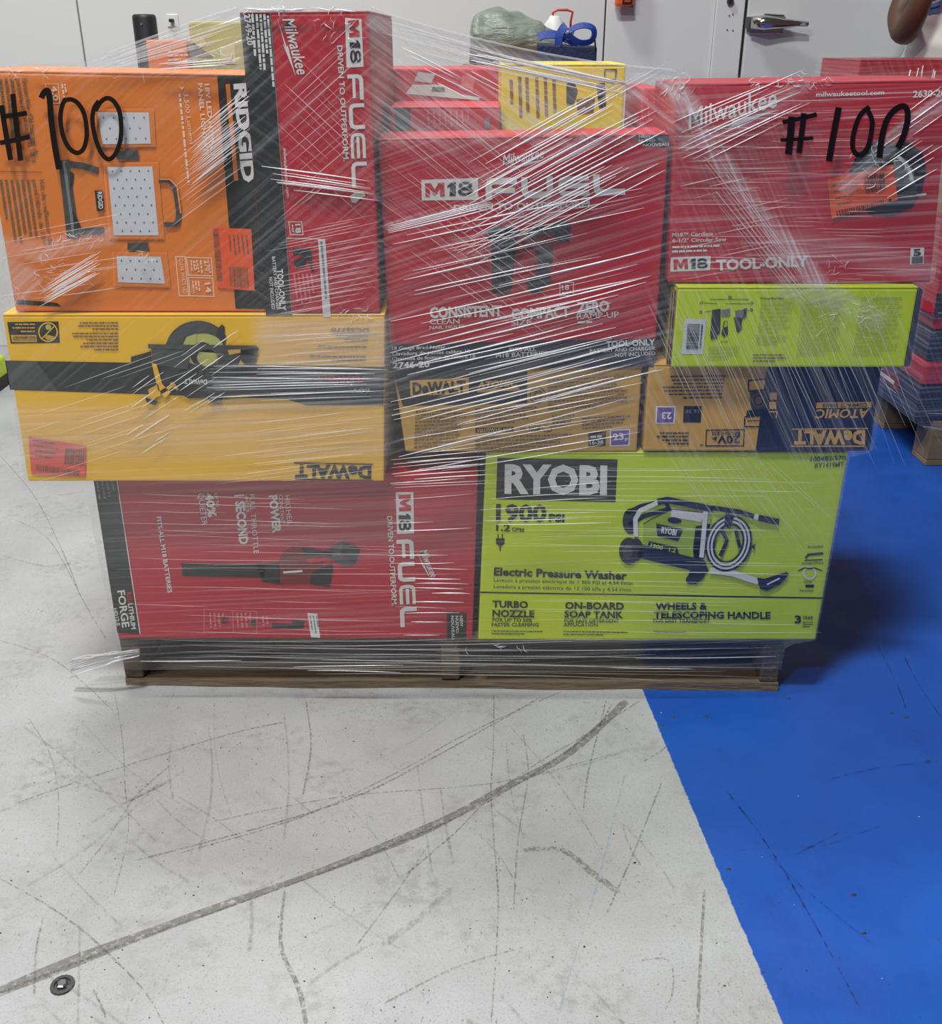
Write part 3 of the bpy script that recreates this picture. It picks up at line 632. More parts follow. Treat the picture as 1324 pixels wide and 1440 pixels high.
# --- middle yellow box, second row
bx, d = carton('carton', 'yellow box with dark logo panel and dense print, middle of second row', [(552, 520), (903, 512), (895, 632), (570, 641)], 1.75, .36, 'tan', zt=.692, zb=.532, group='boxes on the main pallet')
d.part('brand_logo'); d.poly([(552, 521), (741, 518), (741, 567), (566, 571)], 'black'); d.poly([(576, 535), (659, 531), (659, 553), (577, 557)], 'tan', 1); d.text('DeWALT', (580, 554), (655, 551), 15, 'black', 2, .05)
d.text('ATOMIC', (671, 546), (726, 543), 9, 'tan', 1, .03, .2); d.poly([(671, 548), (730, 545), (730, 549), (671, 552)], 'tan', 1)
d.part('emblem'); d.ring(756, 556, 11, 11, 1.4, 'dark_grey'); d.ell(756, 556, 8, 8, 'kraft', 1); d.ring(756, 556, 4, 7, 1.2, 'dark_grey', 2)
d.part('fine_print')
d.fine((584, 580), (660, 577), (-.2, 5), 11, 2.2, 'kraft_dark'); d.fine((668, 577), (760, 574), (0, 5), 5, 2.2, 'kraft_dark'); d.fine((770, 536), (888, 530), (0, 5), 9, 2, 'kraft_dark'); d.fine((776, 587), (812, 585), (0, 4.5), 4, 2, 'kraft_dark'); d.fine((818, 590), (888, 586), (0, 4.5), 4, 2, 'kraft_dark'); d.fine((668, 617), (812, 612), (0, 5), 5, 2.2, 'kraft_dark')
d.poly([(668, 602), (722, 600), (722, 607), (668, 609)], 'black', 0); d.text('YELLOW+BLACK', (670, 608), (720, 605.5), 4.6, 'tan', 1, .02); d.text('2x', (730, 607), (740, 606), 7, 'kraft_dark', 1); d.text('NOM', (744, 607), (760, 606), 8, 'black', 1); d.ring(769, 603, 7, 4, 1, 'black', 1)
d.part('gauge_badge'); d.poly([(827, 608), (852, 607), (851, 627), (827, 628)], 'black'); d.text('16-38', (829, 625), (848, 624), 5, 'silver'); d.fine((830, 616), (846, 615), (0, 5), 1, 3, 'silver', last=1)
d.part('nail_badge'); d.poly([(857, 604), (886, 603), (885, 627), (857, 628)], 'white'); d.poly([(859, 606), (884, 605), (883, 625), (859, 626)], 'purple', 1); d.text('23', (862, 619), (877, 618), 9, 'white', 2, .03); d.text('ga', (878, 619), (883, 618), 4, 'white', 2); d.flush()

# --- right yellow / navy box, second row
bx, d = carton('carton', 'yellow and navy box upside down, right of second row under slim lime box', [(912, 513), (1239, 513), (1222, 635), (904, 634)], 1.745, .36, 'tan', zt=.699, zb=.535, group='boxes on the main pallet')
d.part('navy_panel'); d.poly([(1078, 514), (1239, 514), (1222, 634), (1062, 634)], 'navy')
d.part('brand_logo'); d.text('DeWALT', (1216, 606), (1116, 606), 18, 'tan', bold=.05); d.stroke([(1113, 603.5), (1220, 602.5)], 1.6, 'tan', 1); d.stroke([(1112, 627.5), (1215, 627.5)], 1.8, 'tan', 1)
d.text('ATOMIC', (1222, 575), (1148, 576), 12, 'tan', 1, .02, .25); d.poly([(1148, 566), (1225, 565), (1225, 573), (1147, 574)], 'tan', 1); d.text('COMPACT SERIES', (1219, 567), (1156, 568), 4.6, 'navy', 2)
d.part('voltage_badge'); d.frame([(993, 605), (1046, 604), (1045, 627), (992, 627)], 1.6, 'black'); d.text('20V', (1040, 613), (1008, 613), 10, 'black', bold=.035); d.text('BRUSHLESS', (1040, 607), (1000, 607.5), 4.5, 'black'); d.poly([(1000, 616), (1006, 621), (1008, 614)], 'black', 1)
d.part('nail_badge'); d.poly([(922, 571), (950, 571), (948, 596), (921, 596)], 'white'); d.poly([(924, 573), (948, 573), (946, 594), (923, 594)], 'purple', 1); d.text('23', (944, 580), (930, 580), 9, 'white', 2, .03)
d.part('gauge_badge'); d.poly([(961, 571), (986, 571), (985, 594), (960, 594)], 'black'); d.text('16 38', (982, 576), (964, 576), 5, 'grey', 1)
d.part('fine_print'); d.fine((1019, 528), (928, 529), (-.8, 5), 7, 1.8, 'black'); d.fine((968, 608), (920, 608), (0, 5), 4, 2.2, 'black'); d.fine((988, 625), (984, 625), (0, 4), 1, 2, 'black', last=1)
d.part('tool_picture')
d.frame([(1052, 535), (1078, 533), (1078, 548), (1052, 550)], 2, 'black', 1); d.poly([(1053, 552), (1080, 549), (1080, 574), (1056, 576)], 'dark_grey', 1); d.ell(1066, 563, 9, 10, 'kraft_dark', 2); d.ring(1066, 563, 6, 7, 2, 'black', 3); d.rect(1082, 552, 1092, 562, 'tan', 2); d.rect(1081, 565, 1091, 575, 'tan', 2); d.frame([(1081, 550), (1094, 550), (1092, 577), (1080, 577)], 1.5, 'black', 3)
d.poly([(1050, 577), (1080, 575), (1080, 584), (1049, 585)], 'black', 1); d.frame([(1047, 586), (1078, 584), (1077, 600), (1046, 600)], 1.8, 'black', 1); d.stroke([(1050, 592), (1074, 591)], 1.4, 'black', 1); d.poly([(1080, 590), (1106, 592), (1104, 598), (1080, 598)], 'black', 1); d.stroke([(1081, 579), (1092, 579), (1091, 588)], 1.6, 'tan', 3); d.flush()

# --- panel light box (orange), top left
bx, d = carton('carton', 'orange and black box with work light picture, top left above the saw box', [(-36, 98), (344, 105), (373, 436), (20, 428)], 1.725, .22, 'orange', zb=.797, group='boxes on the main pallet', lid='orange')
d.part('end_band'); d.poly([(305, 106), (344, 106), (373, 435), (331, 434)], 'black')
d.part('brand_logo'); d.text('RIDGID', (329, 118), (341, 257), 17, 'white', bold=.045); d.stroke([(320, 118), (332, 254)], 6, 'orange', 1)
d.part('title_text'); d.text('18V LED HYBRID', (288, 118), (297, 219), 6, 'white_orange', bold=.03); d.text('PANEL LIGHT KIT', (278, 117), (287, 221), 6, 'white_orange', bold=.03); d.text('3,500 Lumens', (258, 131), (267, 203), 6, 'white_orange', bold=0, shear=.15); d.fine((251, 132), (264, 260), (0, 0), 1, 3, 'white_orange', last=1); d.poly([(252, 122), (259, 122), (256, 127)], 'white_orange', 1)
d.part('french_text'); d.text("Ensemble d'éclairage du", (31, 111), (48, 220), 6.5, 'kraft_dark', bold=.01); d.text('panneau hybride DEL 18 V', (22, 111), (44, 230), 6.5, 'kraft_dark', bold=.01); d.fine((14, 111), (26, 205), (-8, 0), 3, 4, 'kraft_dark'); d.stroke([(-10, 241), (58, 242)], .9, 'kraft_dark', 1)
d.part('spanish_text'); d.text('Kit de reflector de', (55, 253), (68, 345), 6.5, 'kraft_dark', bold=.01); d.text('panel híbrido de 18 V', (45, 253), (59, 345), 6.5, 'kraft_dark', bold=.01); d.fine((37, 253), (51, 345), (-7.6, 0), 6, 3.6, 'kraft_dark')
d.part('battery_badge'); d.frame([(64, 118), (82, 118), (84, 145), (67, 145)], 1, 'white_orange'); d.text('4.0', (72, 121), (75, 142), 7, 'white_orange'); d.fine((86, 118), (89, 138), (4, 0), 2, 2.4, 'white_orange')
d.part('tool_picture')
d.poly([(82, 226), (96, 224), (112, 334), (94, 335)], 'dark_grey', 1); d.stroke([(90, 226), (104, 334)], 4, 'grey', 2); d.stroke([(92, 230), (116, 233), (138, 240)], 9, 'dark_grey', 2); d.poly([(98, 240), (104, 244), (102, 258), (99, 272)], 'black', 2); d.poly([(102, 296), (110, 310), (114, 320), (104, 322)], 'black', 2); d.stroke([(104, 326), (146, 324)], 9, 'dark_grey', 2)
for q, o in (([(137, 158), (209, 158), (212, 202), (144, 203)], 5), ([(151, 235), (214, 234), (223, 331), (160, 331)], 6), ([(164, 360), (226, 361), (232, 399), (166, 397)], 6)):
    cx = sum(a[0] for a in q) / 4; cy = sum(a[1] for a in q) / 4
    ring_ = [(a[0] + (o + 2 if a[0] > cx else -o), a[1] + (o if a[1] > cy else -o)) for a in q]
    d.poly(ring_, 'orange_light', 2); d.poly([(a[0] + (-1.5 if a[0] > cx else 1.5), a[1] + (-1.5 if a[1] > cy else 1.5)) for a in ring_], 'orange', 3); d.poly(q, 'panel_white', 4)
    ny = max(3, int((q[3][1] - q[0][1]) / 12)); nx = 5
    for j in range(ny):
        for i in range(nx - (j % 2)):
            u = (i + .5 + .5 * (j % 2)) / nx; v = (j + .5) / ny
            x = (q[0][0] * (1 - u) + q[1][0] * u) * (1 - v) + (q[3][0] * (1 - u) + q[2][0] * u) * v; y = (q[0][1] * (1 - u) + q[1][1] * u) * (1 - v) + (q[3][1] * (1 - u) + q[2][1] * u) * v
            d.ell(x, y, 1.1, 1.1, 'dark_grey', 5, n=6)
d.poly([(163, 212), (194, 211), (195, 224), (164, 224)], 'dark_grey', 4); d.poly([(179, 342), (208, 341), (209, 352), (179, 352)], 'dark_grey', 4)
d.stroke([(223, 254), (238, 254), (246, 264), (251, 300), (249, 313), (244, 316), (231, 316)], 7, 'dark_grey', 4); d.stroke([(224, 252), (239, 252), (249, 263), (254, 300)], 2, 'orange_light', 5)
d.poly([(133, 268), (144, 268), (146, 296), (136, 297)], 'black', 4); d.text('RIDGID', (137, 270), (139, 294), 6, 'white', 5)
d.part('spec_badge')
for q in ([(262, 362), (297, 363), (299, 388), (265, 387)], [(265, 390), (299, 391), (301, 417), (267, 416)], [(247, 361), (260, 361), (265, 416), (252, 416)]): d.frame(q, 1.3, 'white_orange')
d.text('270°', (287, 366), (290, 385), 6.5, 'white_orange', bold=.03); d.text('225°', (271, 366), (274, 384), 6.5, 'white_orange', bold=.03); d.text('14', (288, 398), (290, 412), 7, 'white_orange', bold=.03); d.text('CLEAR WHITE LED', (252, 364), (258, 413), 5, 'white_orange', bold=0); d.fine((281, 366), (283, 384), (0, 0), 1, 2, 'white_orange', last=1); d.fine((278, 395), (280, 412), (-4, 0), 3, 2, 'white_orange', last=1); d.fine((268, 366), (269, 382), (0, 0), 1, 1.5, 'white_orange', last=1)
d.part('dark_foot'); d.poly([(22, 421), (80, 426), (86, 431), (24, 428)], 'black')
d.part('shipping_sticker'); d.poly([(298, 320), (353, 322), (358, 409), (306, 405)], 'sticker_orange', 2); st = d.flush()
d.part('barcode', st); d.bars([(299, 322), (299, 397), (309, 397), (308, 322)][0:1] + [(305, 397), (313, 397), (307, 322)], 30, 'kraft_dark', 3, 8); d.bars([(322, 375), (349, 376), (351, 404), (324, 403)], 14, 'kraft_dark', 3, 9); d.fine((345, 330), (349, 368), (-6, 0), 5, 2, 'kraft_dark', 3, fill=.8); d.flush()

# --- tall red box standing on end
bx, d = carton('carton', 'tall red and black box standing on end, highest on the load', [(337, 17), (518, 15), (534, 440), (374, 445)], 1.715, .50, 'red', zb=.797, group='boxes on the main pallet')
d.part('end_band'); d.poly([(337, 18), (380, 18), (410, 443), (374, 444)], 'black'); d.stroke([(380, 18), (410, 443)], 1, 'grey', 1)
d.part('model_text'); d.text('2749-20', (343, 20), (348, 64), 8, 'silver', bold=.03); d.fine((353, 20), (357, 80), (0, 0), 1, 3.4, 'silver', last=1); d.fine((359, 20), (366, 112), (5.4, 0), 3, 3.2, 'silver'); d.fine((375, 22), (383, 122), (0, 0), 1, 3.0, 'silver', last=1)
d.part('brand_logo'); d.script((397, 27), (418, 105), 16); d.m18([(485, 25), (508, 27), (511, 94), (487, 95)], (489, 29), (491, 52), (491, 56), (493, 90), 15); d.fuel((488, 105), (495, 264), 22, 'silver')
d.text('DRIVEN TO OUTPERFORM.', (474, 64), (483, 227), 7, 'silver')
d.part('web_text'); d.text('milwaukeetool.com', (398, 209), (403, 278), 4.5, 'silver', bold=.01)
d.part('voltage_badge'); d.frame([(406, 312), (424, 312), (426, 330), (408, 330)], 1, 'silver'); d.text('18', (415, 315), (416, 328), 7, 'silver'); d.fine((410, 316), (411, 326), (0, 0), 1, 2, 'silver', last=1)
d.part('contents_panel'); d.stroke([(402, 335), (447, 336)], 1, 'silver'); d.poly([(447, 336), (457, 336), (465, 446), (454, 446)], 'silver'); d.fine((450, 340), (457, 420), (0, 0), 1, 3, 'grey', last=1)
d.poly([(411, 349), (437, 350), (439, 378), (443, 380), (438, 382), (432, 364), (428, 376), (416, 376), (412, 368), (428, 360), (412, 358)], 'black', 1); d.fine((412, 385), (418, 430), (6, 0), 5, 2.6, 'pale_red')
d.part('tool_only_text'); d.text('TOOL-ONLY', (389, 379), (394, 437), 8, 'white', bold=.03); d.text('BATTERY AND CHARGER', (382, 361), (389, 436), 4.6, 'white', bold=.01); d.text('NOT INCLUDED', (378, 390), (382, 435), 4.6, 'white', bold=.01)
d.part('torn_corner'); d.poly([(492, 275), (500, 270), (510, 268), (514, 276), (506, 279), (500, 286), (494, 284)], 'torn', 2); d.flush()

# --- centre red box (brad nailer)
bx, d = carton('carton', 'wide red box with nail gun picture and dark bottom band, centre of load', [(531, 195), (941, 188), (919, 517), (549, 521)], 1.745, .13, 'red', zb=.6935, group='boxes on the main pallet', lid='red_lid')
d.part('bottom_band'); d.poly([(547, 484), (921, 476), (919, 516), (549, 520)], 'navy')
d.part('brand_logo'); d.script((707, 232), (764, 222), 14); d.m18([(592, 253), (672, 250), (672, 281), (593, 282)], (598, 277), (625, 276), (628, 276), (666, 274), 19); d.fuel((683, 281), (879, 274), 30, 'silver', th=.3); d.text('DRIVEN TO OUTPERFORM.', (638, 297), (833, 291), 8.5, 'silver', bold=.03)
d.part('feature_text')
for t, a, b_, c, bo in [('CONSISTENT', (604, 447), (706, 444), 14, .045), ('CLEAN', (604, 456), (646, 455), 7, .01), ('NAIL HOLES', (604, 463), (653, 461), 4.5, .01), ('COMPACT', (719, 449), (801, 445), 14, .045), ('SIZE', (719, 458), (747, 456), 7, .01), ('ZERO', (811, 440), (857, 437), 14, .045), ('RAMP-UP', (811, 449), (870, 446), 8, .01)]: d.text(t, a, b_, c, 'silver', bold=bo)
d.fine((812, 455), (834, 454), (0, 4), 1, 3, 'silver', last=1)
d.part('model_text')
for t, a, b_, c, bo in [('18 Gauge Brad Nailer', (551, 492), (626, 490), 4.6, .01), ('Clavadora de puntas calibre 18', (551, 500), (661, 496), 4.6, .01), ('Cloueuse de finition de calibre 18', (551, 507), (668, 503), 4.6, .01), ('2746-20', (552, 518), (604, 516), 8, .03),
                        ('FITS ALL', (716, 495), (754, 493), 5.5, .02), ('M18 BATTERIES', (697, 503), (770, 500), 6, .02), ('TOOL-ONLY', (852, 488), (921, 485), 8, .035), ('BATTERY AND CHARGER', (829, 496), (921, 492), 5, .01), ('NOT INCLUDED', (865, 502), (921, 499), 5, .01)]: d.text(t, a, b_, c, 'silver', bold=bo)
d.part('voltage_badge'); d.frame([(787, 398), (806, 397), (806, 415), (787, 416)], 1, 'silver'); d.text('18', (790, 408), (800, 407.5), 7, 'silver'); d.fine((790, 413), (802, 412), (0, 3), 1, 2, 'silver', last=1)
d.part('corner_flag'); d.poly([(886, 190), (940, 189), (939, 207), (912, 207), (900, 200)], 'navy'); d.text('NEW', (898, 194), (915, 193), 4, 'silver'); d.text('NUEVO', (898, 200), (921, 199), 4, 'silver'); d.text('NOUVEAU', (904, 206), (940, 205), 4, 'silver')
d.part('tool_picture')
d.poly([(682, 326), (692, 318), (722, 320), (732, 330), (726, 338), (718, 410), (708, 416), (692, 412), (690, 340)], 'black', 1); d.stroke([(700, 336), (704, 408)], 2.4, 'dark_grey', 2); d.stroke([(712, 336), (712, 400)], 2, 'dark_grey', 2)
d.poly([(722, 336), (744, 322), (768, 322), (790, 312), (802, 316), (800, 338), (782, 344), (762, 346), (742, 352), (724, 372)], 'mid_red', 1); d.poly([(740, 324), (790, 310), (802, 316), (800, 340), (784, 340), (778, 326), (744, 336)], 'black', 2); d.poly([(750, 348), (776, 346), (776, 372), (770, 388), (752, 386), (756, 370)], 'dark_grey', 2); d.poly([(744, 390), (772, 386), (776, 394), (762, 408), (748, 414), (740, 402)], 'black', 2); d.poly([(740, 360), (750, 366), (752, 378), (744, 376)], 'print_red', 3); d.flush()

# --- circular saw box, top right
bx, d = carton('carton', 'red box with circular saw picture and orange sticker, top right of load', [(950, 118), (1336, 112), (1308, 396), (939, 392)], 1.74, .20, 'red', zb=.8425, group='boxes on the main pallet')
d.part('brand_logo'); d.script((968, 180), (1092, 150), 26); d.m18([(943, 362), (999, 360), (998, 380), (942, 382)], (947, 379), (967, 378), (969, 378), (995, 377), 14)
d.text('TOOL-ONLY', (1007, 380), (1137, 374), 14, 'silver', bold=.04)
d.part('web_text'); d.text('milwaukeetool.com', (1147, 136), (1243, 133), 6.5, 'silver', bold=.02, shear=.1); d.text('2630-20', (1283, 137), (1329, 135), 9, 'silver', bold=.03, shear=.1)
d.part('title_text'); d.text('M18™ Cordless', (945, 333), (1002, 331), 5.2, 'silver', bold=.015); d.text('6-1/2" Circular Saw', (945, 341), (1021, 339), 5.2, 'silver', bold=.015); d.fine((945, 349), (1030, 346), (0, 6), 2, 2.6, 'silver')
d.part('warranty_badge'); d.poly([(1280, 349), (1299, 348), (1298, 371), (1279, 372)], 'silver'); d.poly([(1281.5, 361), (1297.5, 360), (1297, 370), (1281, 371)], 'dark_grey', 1); d.text('5', (1284, 360), (1295, 359), 9, 'black', bold=.04)
d.part('tool_picture')
d.poly([(1194, 240), (1206, 214), (1232, 198), (1252, 204), (1270, 196), (1296, 214), (1302, 236), (1296, 268), (1282, 292), (1252, 304), (1222, 302), (1210, 290), (1200, 262)], 'black', 1)
d.poly([(1256, 222), (1272, 222), (1284, 240), (1286, 262), (1272, 268), (1256, 260)], 'grey', 2); d.ring(1252, 262, 30, 44, 5, 'silver', 3, -72, -10); d.stroke([(1210, 282), (1302, 273)], 3, 'silver', 3); d.poly([(1256, 262), (1290, 258), (1288, 274), (1256, 278)], 'dark_grey', 3); d.poly([(1212, 222), (1240, 212), (1250, 226), (1222, 236)], 'dark_grey', 2)
d.part('shipping_sticker'); d.poly([(1163, 252), (1255, 231), (1262, 281), (1169, 308)], 'sticker_orange', 4); st = d.flush()
d.part('barcode', st); d.bars([(1214, 248), (1243, 241), (1245, 266), (1217, 273)], 14, 'black', 5, 3); d.bars([(1175, 297), (1243, 281), (1244, 290), (1177, 305)], 30, 'black', 5, 2); d.fine((1170, 262), (1208, 253), (2, 9), 4, 2.4, 'kraft_dark', 5, fill=.7); d.poly([(1249, 280), (1253, 279), (1253, 284), (1249, 285)], 'black', 5); d.flush()

# --- slim lime box
bx, d = carton('carton', 'slim lime green box with barcode label and nailer diagram, under top right red box', [(952, 408), (1291, 403), (1271, 516), (943, 514)], 1.72, .30, 'lime', zb=.7005, zt=.84, group='boxes on the main pallet')
d.part('barcode_label'); d.poly([(963, 448), (993, 449), (988, 498), (957, 498)], 'panel_white'); st = d.flush()
d.part('barcode', st); d.bars([(966, 456), (964, 492), (981, 492), (984, 456)], 18, 'dark_grey', 2, 6); d.fine((986, 456), (983, 490), (0, 0), 1, 2, 'dark_grey', 2, last=1)
d.part('fine_print'); d.text('18 Gauge Brad Nailer', (1069, 421), (1102, 421), 3, 'black', 1, .02); d.fine((1069, 427), (1118, 427), (-.5, 5.6), 8, 1.7, 'olive'); d.fine((1063, 473), (1112, 473), (0, 5), 3, 1.7, 'olive'); d.fine((1058, 500), (1110, 500), (0, 4.5), 3, 1.7, 'kraft_dark')
d.fine((1130, 426), (1195, 424), (-.6, 5.6), 14, 1.6, 'olive'); d.fine((1210, 421), (1276, 419), (-.9, 6), 14, 1.6, 'olive'); d.fine((996, 490), (1042, 488), (-.3, 5), 4, 1.5, 'olive'); d.text('P320', (1014, 482), (1023, 482), 2.6, 'black', 1, 0)
d.stroke([(1128, 416), (1120, 506)], .8, 'olive', 0)
d.part('tool_picture')
d.poly([(1001, 436), (1013, 434), (1012, 468), (1008, 471), (1008, 476), (999, 477), (998, 470)], 'dark_grey', 1); d.poly([(1014, 436), (1026, 434), (1026, 444), (1014, 445)], 'grey', 1); d.poly([(1015, 462), (1023, 460), (1023, 470), (1018, 474), (1014, 470)], 'dark_grey', 1); d.frame([(1018, 452), (1022, 452), (1022, 460), (1016, 461)], 1, 'dark_grey', 1)
d.poly([(1033, 437), (1046, 435), (1050, 433), (1049, 446), (1042, 448), (1034, 445)], 'grey', 1); d.poly([(1031, 446), (1044, 447), (1042, 454), (1043, 463), (1036, 468), (1034, 458)], 'dark_grey', 1); d.poly([(1046, 434), (1050, 433), (1048, 444), (1044, 448)], 'dark_grey', 2)
for a, b_ in (((989, 426), (1008, 427)), ((998, 421), (1053, 421)), ((1020, 427), (1054, 427)), ((990, 439), (1001, 437)), ((1050, 437), (1054, 436))): d.stroke([a, b_], .8, 'dark_grey')
for c in ((986, 426), (1026, 418), (1057, 426), (1056, 436), (985, 439)): d.ring(c[0], c[1], 1.8, 1.8, .9, 'dark_grey', n=8)
d.part('edge_flap'); d.poly([(944, 409), (951, 406), (942, 514), (936, 513)], 'kraft', 0); d.stroke([(949, 409), (941, 512)], 1.4, 'black', 1); d.stroke([(945.5, 410), (938, 512)], 1.2, 'black', 1); d.flush()
q = MB(); A, B, Cc, Dd = P(1292, 404, 1.722), P(1297, 408, 1.735), P(1279, 514, 1.735), P(1272, 516, 1.722)
q.add([A, B, Cc, Dd] + [v + Vector((.003, .05, 0)) for v in (A, B, Cc, Dd)], [(0, 1, 2, 3), (4, 7, 6, 5), (0, 4, 5, 1), (1, 5, 6, 2), (2, 6, 7, 3), (3, 7, 4, 0)], 'grey'); q.build('end_flap', bx)

# ================================================================== CARTONS, second layer behind
def c2(name, label, x0, x1, z0, z1, Y, depth, mat, **k):
    return carton(name, label, [(x0, z1), (x1, z1), (x1, z0), (x0, z0)], Y, depth, mat, metres=True, group='boxes on the main pallet', **k)
# lower inner boxes that carry the ones seen over the top
for x0, x1, y, dp, z0, z1, mt, lb in [(-.69, .0, 2.235, .58, PT + .001, .50, 'kraft', 'plain brown box inside the load, back left on pallet'), (.02, .62, 2.23, .58, PT + .001, .54, 'kraft', 'plain brown box inside the load, back right on pallet'),
                                      (-.69, -.02, 2.235, .52, .501, .86, 'kraft', 'plain brown box inside the load, upper back left'), (.0, .62, 2.23, .52, .541, .86, 'kraft', 'plain brown box inside the load, upper back right'),
                                      (-.13, .30, 1.885, .22, .6945, .90, 'kraft', 'plain brown box hidden behind the centre red box'), (-.76, -.36, 2.0, .21, .7965, .92, 'kraft', 'plain brown box hidden behind the orange box')]:
    c2('carton', lb, x0, x1, z0, z1, y, dp, mt, flap=False)
a = P(549, 150, 1.93); b_ = P(703, 150, 1.93)
bx, d = c2('carton', 'small red box with faint print lines, just behind centre red box', a.x, b_.x, .901, a.z, 1.93, .17, 'red', lid='red_lid')
d.part('side_band'); d.poly([(554, 153), (577, 153), (577, 183), (556, 183)], 'dark_grey'); d.part('fine_print'); d.fine((600, 156), (602, 182), (8, 0), 8, 2.6, 'pale_red'); d.poly([(682, 166), (689, 165), (688, 181), (681, 181)], 'grey', 1); d.flush()
a = P(538, 97, 2.24); b_ = P(712, 97, 2.24)
bx, d = c2('carton', 'red box with white label, furthest back behind centre red box', a.x, b_.x, .861, a.z, 2.24, .25, 'red_lid', flap=False)
d.part('white_label'); d.poly([(570, 132), (580, 119), (622, 119), (650, 133), (675, 137), (673, 141)], 'white'); d.poly([(606, 128), (608, 122), (624, 123), (626, 129)], 'grey', 1); d.part('white_tag'); d.poly([(582, 114), (588, 101), (612, 104), (606, 117)], 'panel_white'); d.part('picture'); d.poly([(646, 126), (650, 106), (668, 110), (664, 130)], 'pale_red'); d.fine((582, 142), (625, 144), (0, 4), 1, 3, 'pale_red', last=1); d.flush()
a = P(705, 90, 1.95); b_ = P(904, 90, 1.95)
bx, d = c2('carton', 'upright yellow box with printed columns, standing behind centre red box', a.x, b_.x - .03, .901, a.z, 1.95, .22, 'yellow_green')
bx.name = 'carton'
d.part('fine_print')
for x in (716, 728, 738, 752, 764, 776): d.fine((x, 108 if x > 720 else 112), (x + 2, 165), (0, 0), 1, 4.5, 'kraft_dark', last=random.uniform(.6, 1))
d.part('tool_picture'); d.poly([(796, 118), (806, 112), (812, 128), (806, 148), (796, 146)], 'dark_grey', 1); d.poly([(810, 140), (836, 136), (834, 158), (812, 160)], 'kraft_dark', 1); d.poly([(838, 118), (850, 116), (852, 150), (842, 152)], 'black', 1); d.frame([(850, 98), (866, 98), (865, 112), (850, 112)], 2, 'dark_grey', 1); d.flush()
a = P(882, 124, 1.955)
bx, d = c2('carton', 'red box edge showing between yellow box and top right red box', .30, .34, .9005, a.z, 1.955, .2, 'red_lid', flap=False)
d.part('fine_print'); d.fine((900, 138), (903, 176), (9, 0), 4, 2.4, 'pale_red'); d.flush()
# olive and orange boxes seen through the film above the orange box
a = P(264, 30, 2.04); b_ = P(352, 30, 2.04)
bx, d = c2('carton', 'olive green box seen through film left of the tall red box', a.x, -.365, .921, a.z, 2.04, .2, 'olive', flap=False)
d.part('picture'); d.poly([(270, 56), (286, 52), (290, 62), (276, 70)], 'pale_olive', 1); d.poly([(264, 62), (272, 60), (300, 80), (268, 80)], 'grey', 1); d.poly([(308, 66), (330, 62), (332, 90), (312, 90)], 'pale_olive', 1); d.flush()
a2 = P(215, 56, 2.06)
bx, d = c2('carton', 'orange box seen through film between olive box and orange box', P(205, 64, 2.06).x, a.x - .012, .921, a2.z, 2.06, .18, 'orange', flap=False)
d.part('fine_print'); d.fine((236, 74), (266, 72), (0, 6), 3, 2.5, 'white_orange'); d.flush()

# ================================================================== STRETCH FILM around the main load
def interp(tab, v):
    xs = [t[0] for t in tab]; ys = [t[1] for t in tab]
    return float(np.interp(v, xs, ys))
XL = [(0, -44), (95, -44), (428, -6), (440, -3), (560, 17), (677, 34), (690, 62), (712, 124), (895, 160), (946, 174)]
XR = [(0, 1346), (110, 1343), (396, 1314), (405, 1301), (516, 1282), (532, 1245), (636, 1227), (642, 1194.5), (900, 1147.5), (908, 1104), (946, 1097)]
YT = [(-44, 97), (60, 94), (120, 86), (180, 64), (230, 46), (300, 21), (334, 10), (522, 9), (560, 24), (640, 46), (750, 71), (850, 88), (950, 98), (1050, 105), (1100, 108), (1346, 105)]
YB = 942.0
NU, NS = 190, 140
gx = np.zeros((NS + 1, NU + 1)); gy = np.zeros_like(gx)
for i in range(NU + 1):
    u = i / NU; yt = interp(YT, -44 + 1390 * u)
    for j in range(NS + 1):
        y = yt + (YB - yt) * (j / NS); xl, xr = interp(XL, y), interp(XR, y)
        gx[j, i] = xl + (xr - xl) * u; gy[j, i] = y
cap_ = np.full(gx.shape, 9.0)
def inside(q, X, Y_, m):
    ok = np.ones(X.shape, bool); cx = sum(p[0] for p in q) / 4; cy = sum(p[1] for p in q) / 4
    for k in range(4):
        (x0, y0), (x1, y1) = q[k], q[(k + 1) % 4]; l = math.hypot(x1 - x0, y1 - y0)
        dd = ((X - x0) * (y1 - y0) - (Y_ - y0) * (x1 - x0)) / l; sg = 1 if ((cx - x0) * (y1 - y0) - (cy - y0) * (x1 - x0)) > 0 else -1
        ok &= dd * sg > -m
    return ok
for q, Yq in [c for c in CARTONS if c[1] < 1.8] + [([(175, 895), (1097, 895), (1097, 972), (175, 972)], 1.772)]:
    mk = inside(q, gx, gy, 12); cap_[mk] = np.minimum(cap_[mk], Yq - .0075)
fy = np.minimum(cap_, 1.72)
for it in range(500):
    p = np.pad(fy, 1, mode='edge'); av = (p[:-2, 1:-1] + p[2:, 1:-1] + p[1:-1, :-2] + p[1:-1, 2:]) / 4
    fy = np.minimum(av, cap_)
def film_y(px, py):
    xl, xr = interp(XL, py), interp(XR, py); u = min(max((px - xl) / (xr - xl), 0), 1)
    yt = interp(YT, -44 + 1390 * u); s_ = min(max((py - yt) / (YB - yt), 0), 1)
    fi, fj = u * NU, s_ * NS; i, j = min(int(fi), NU - 1), min(int(fj), NS - 1); a, b = fi - i, fj - j
    return float((fy[j, i] * (1 - a) + fy[j, i + 1] * a) * (1 - b) + (fy[j + 1, i] * (1 - a) + fy[j + 1, i + 1] * a) * b)

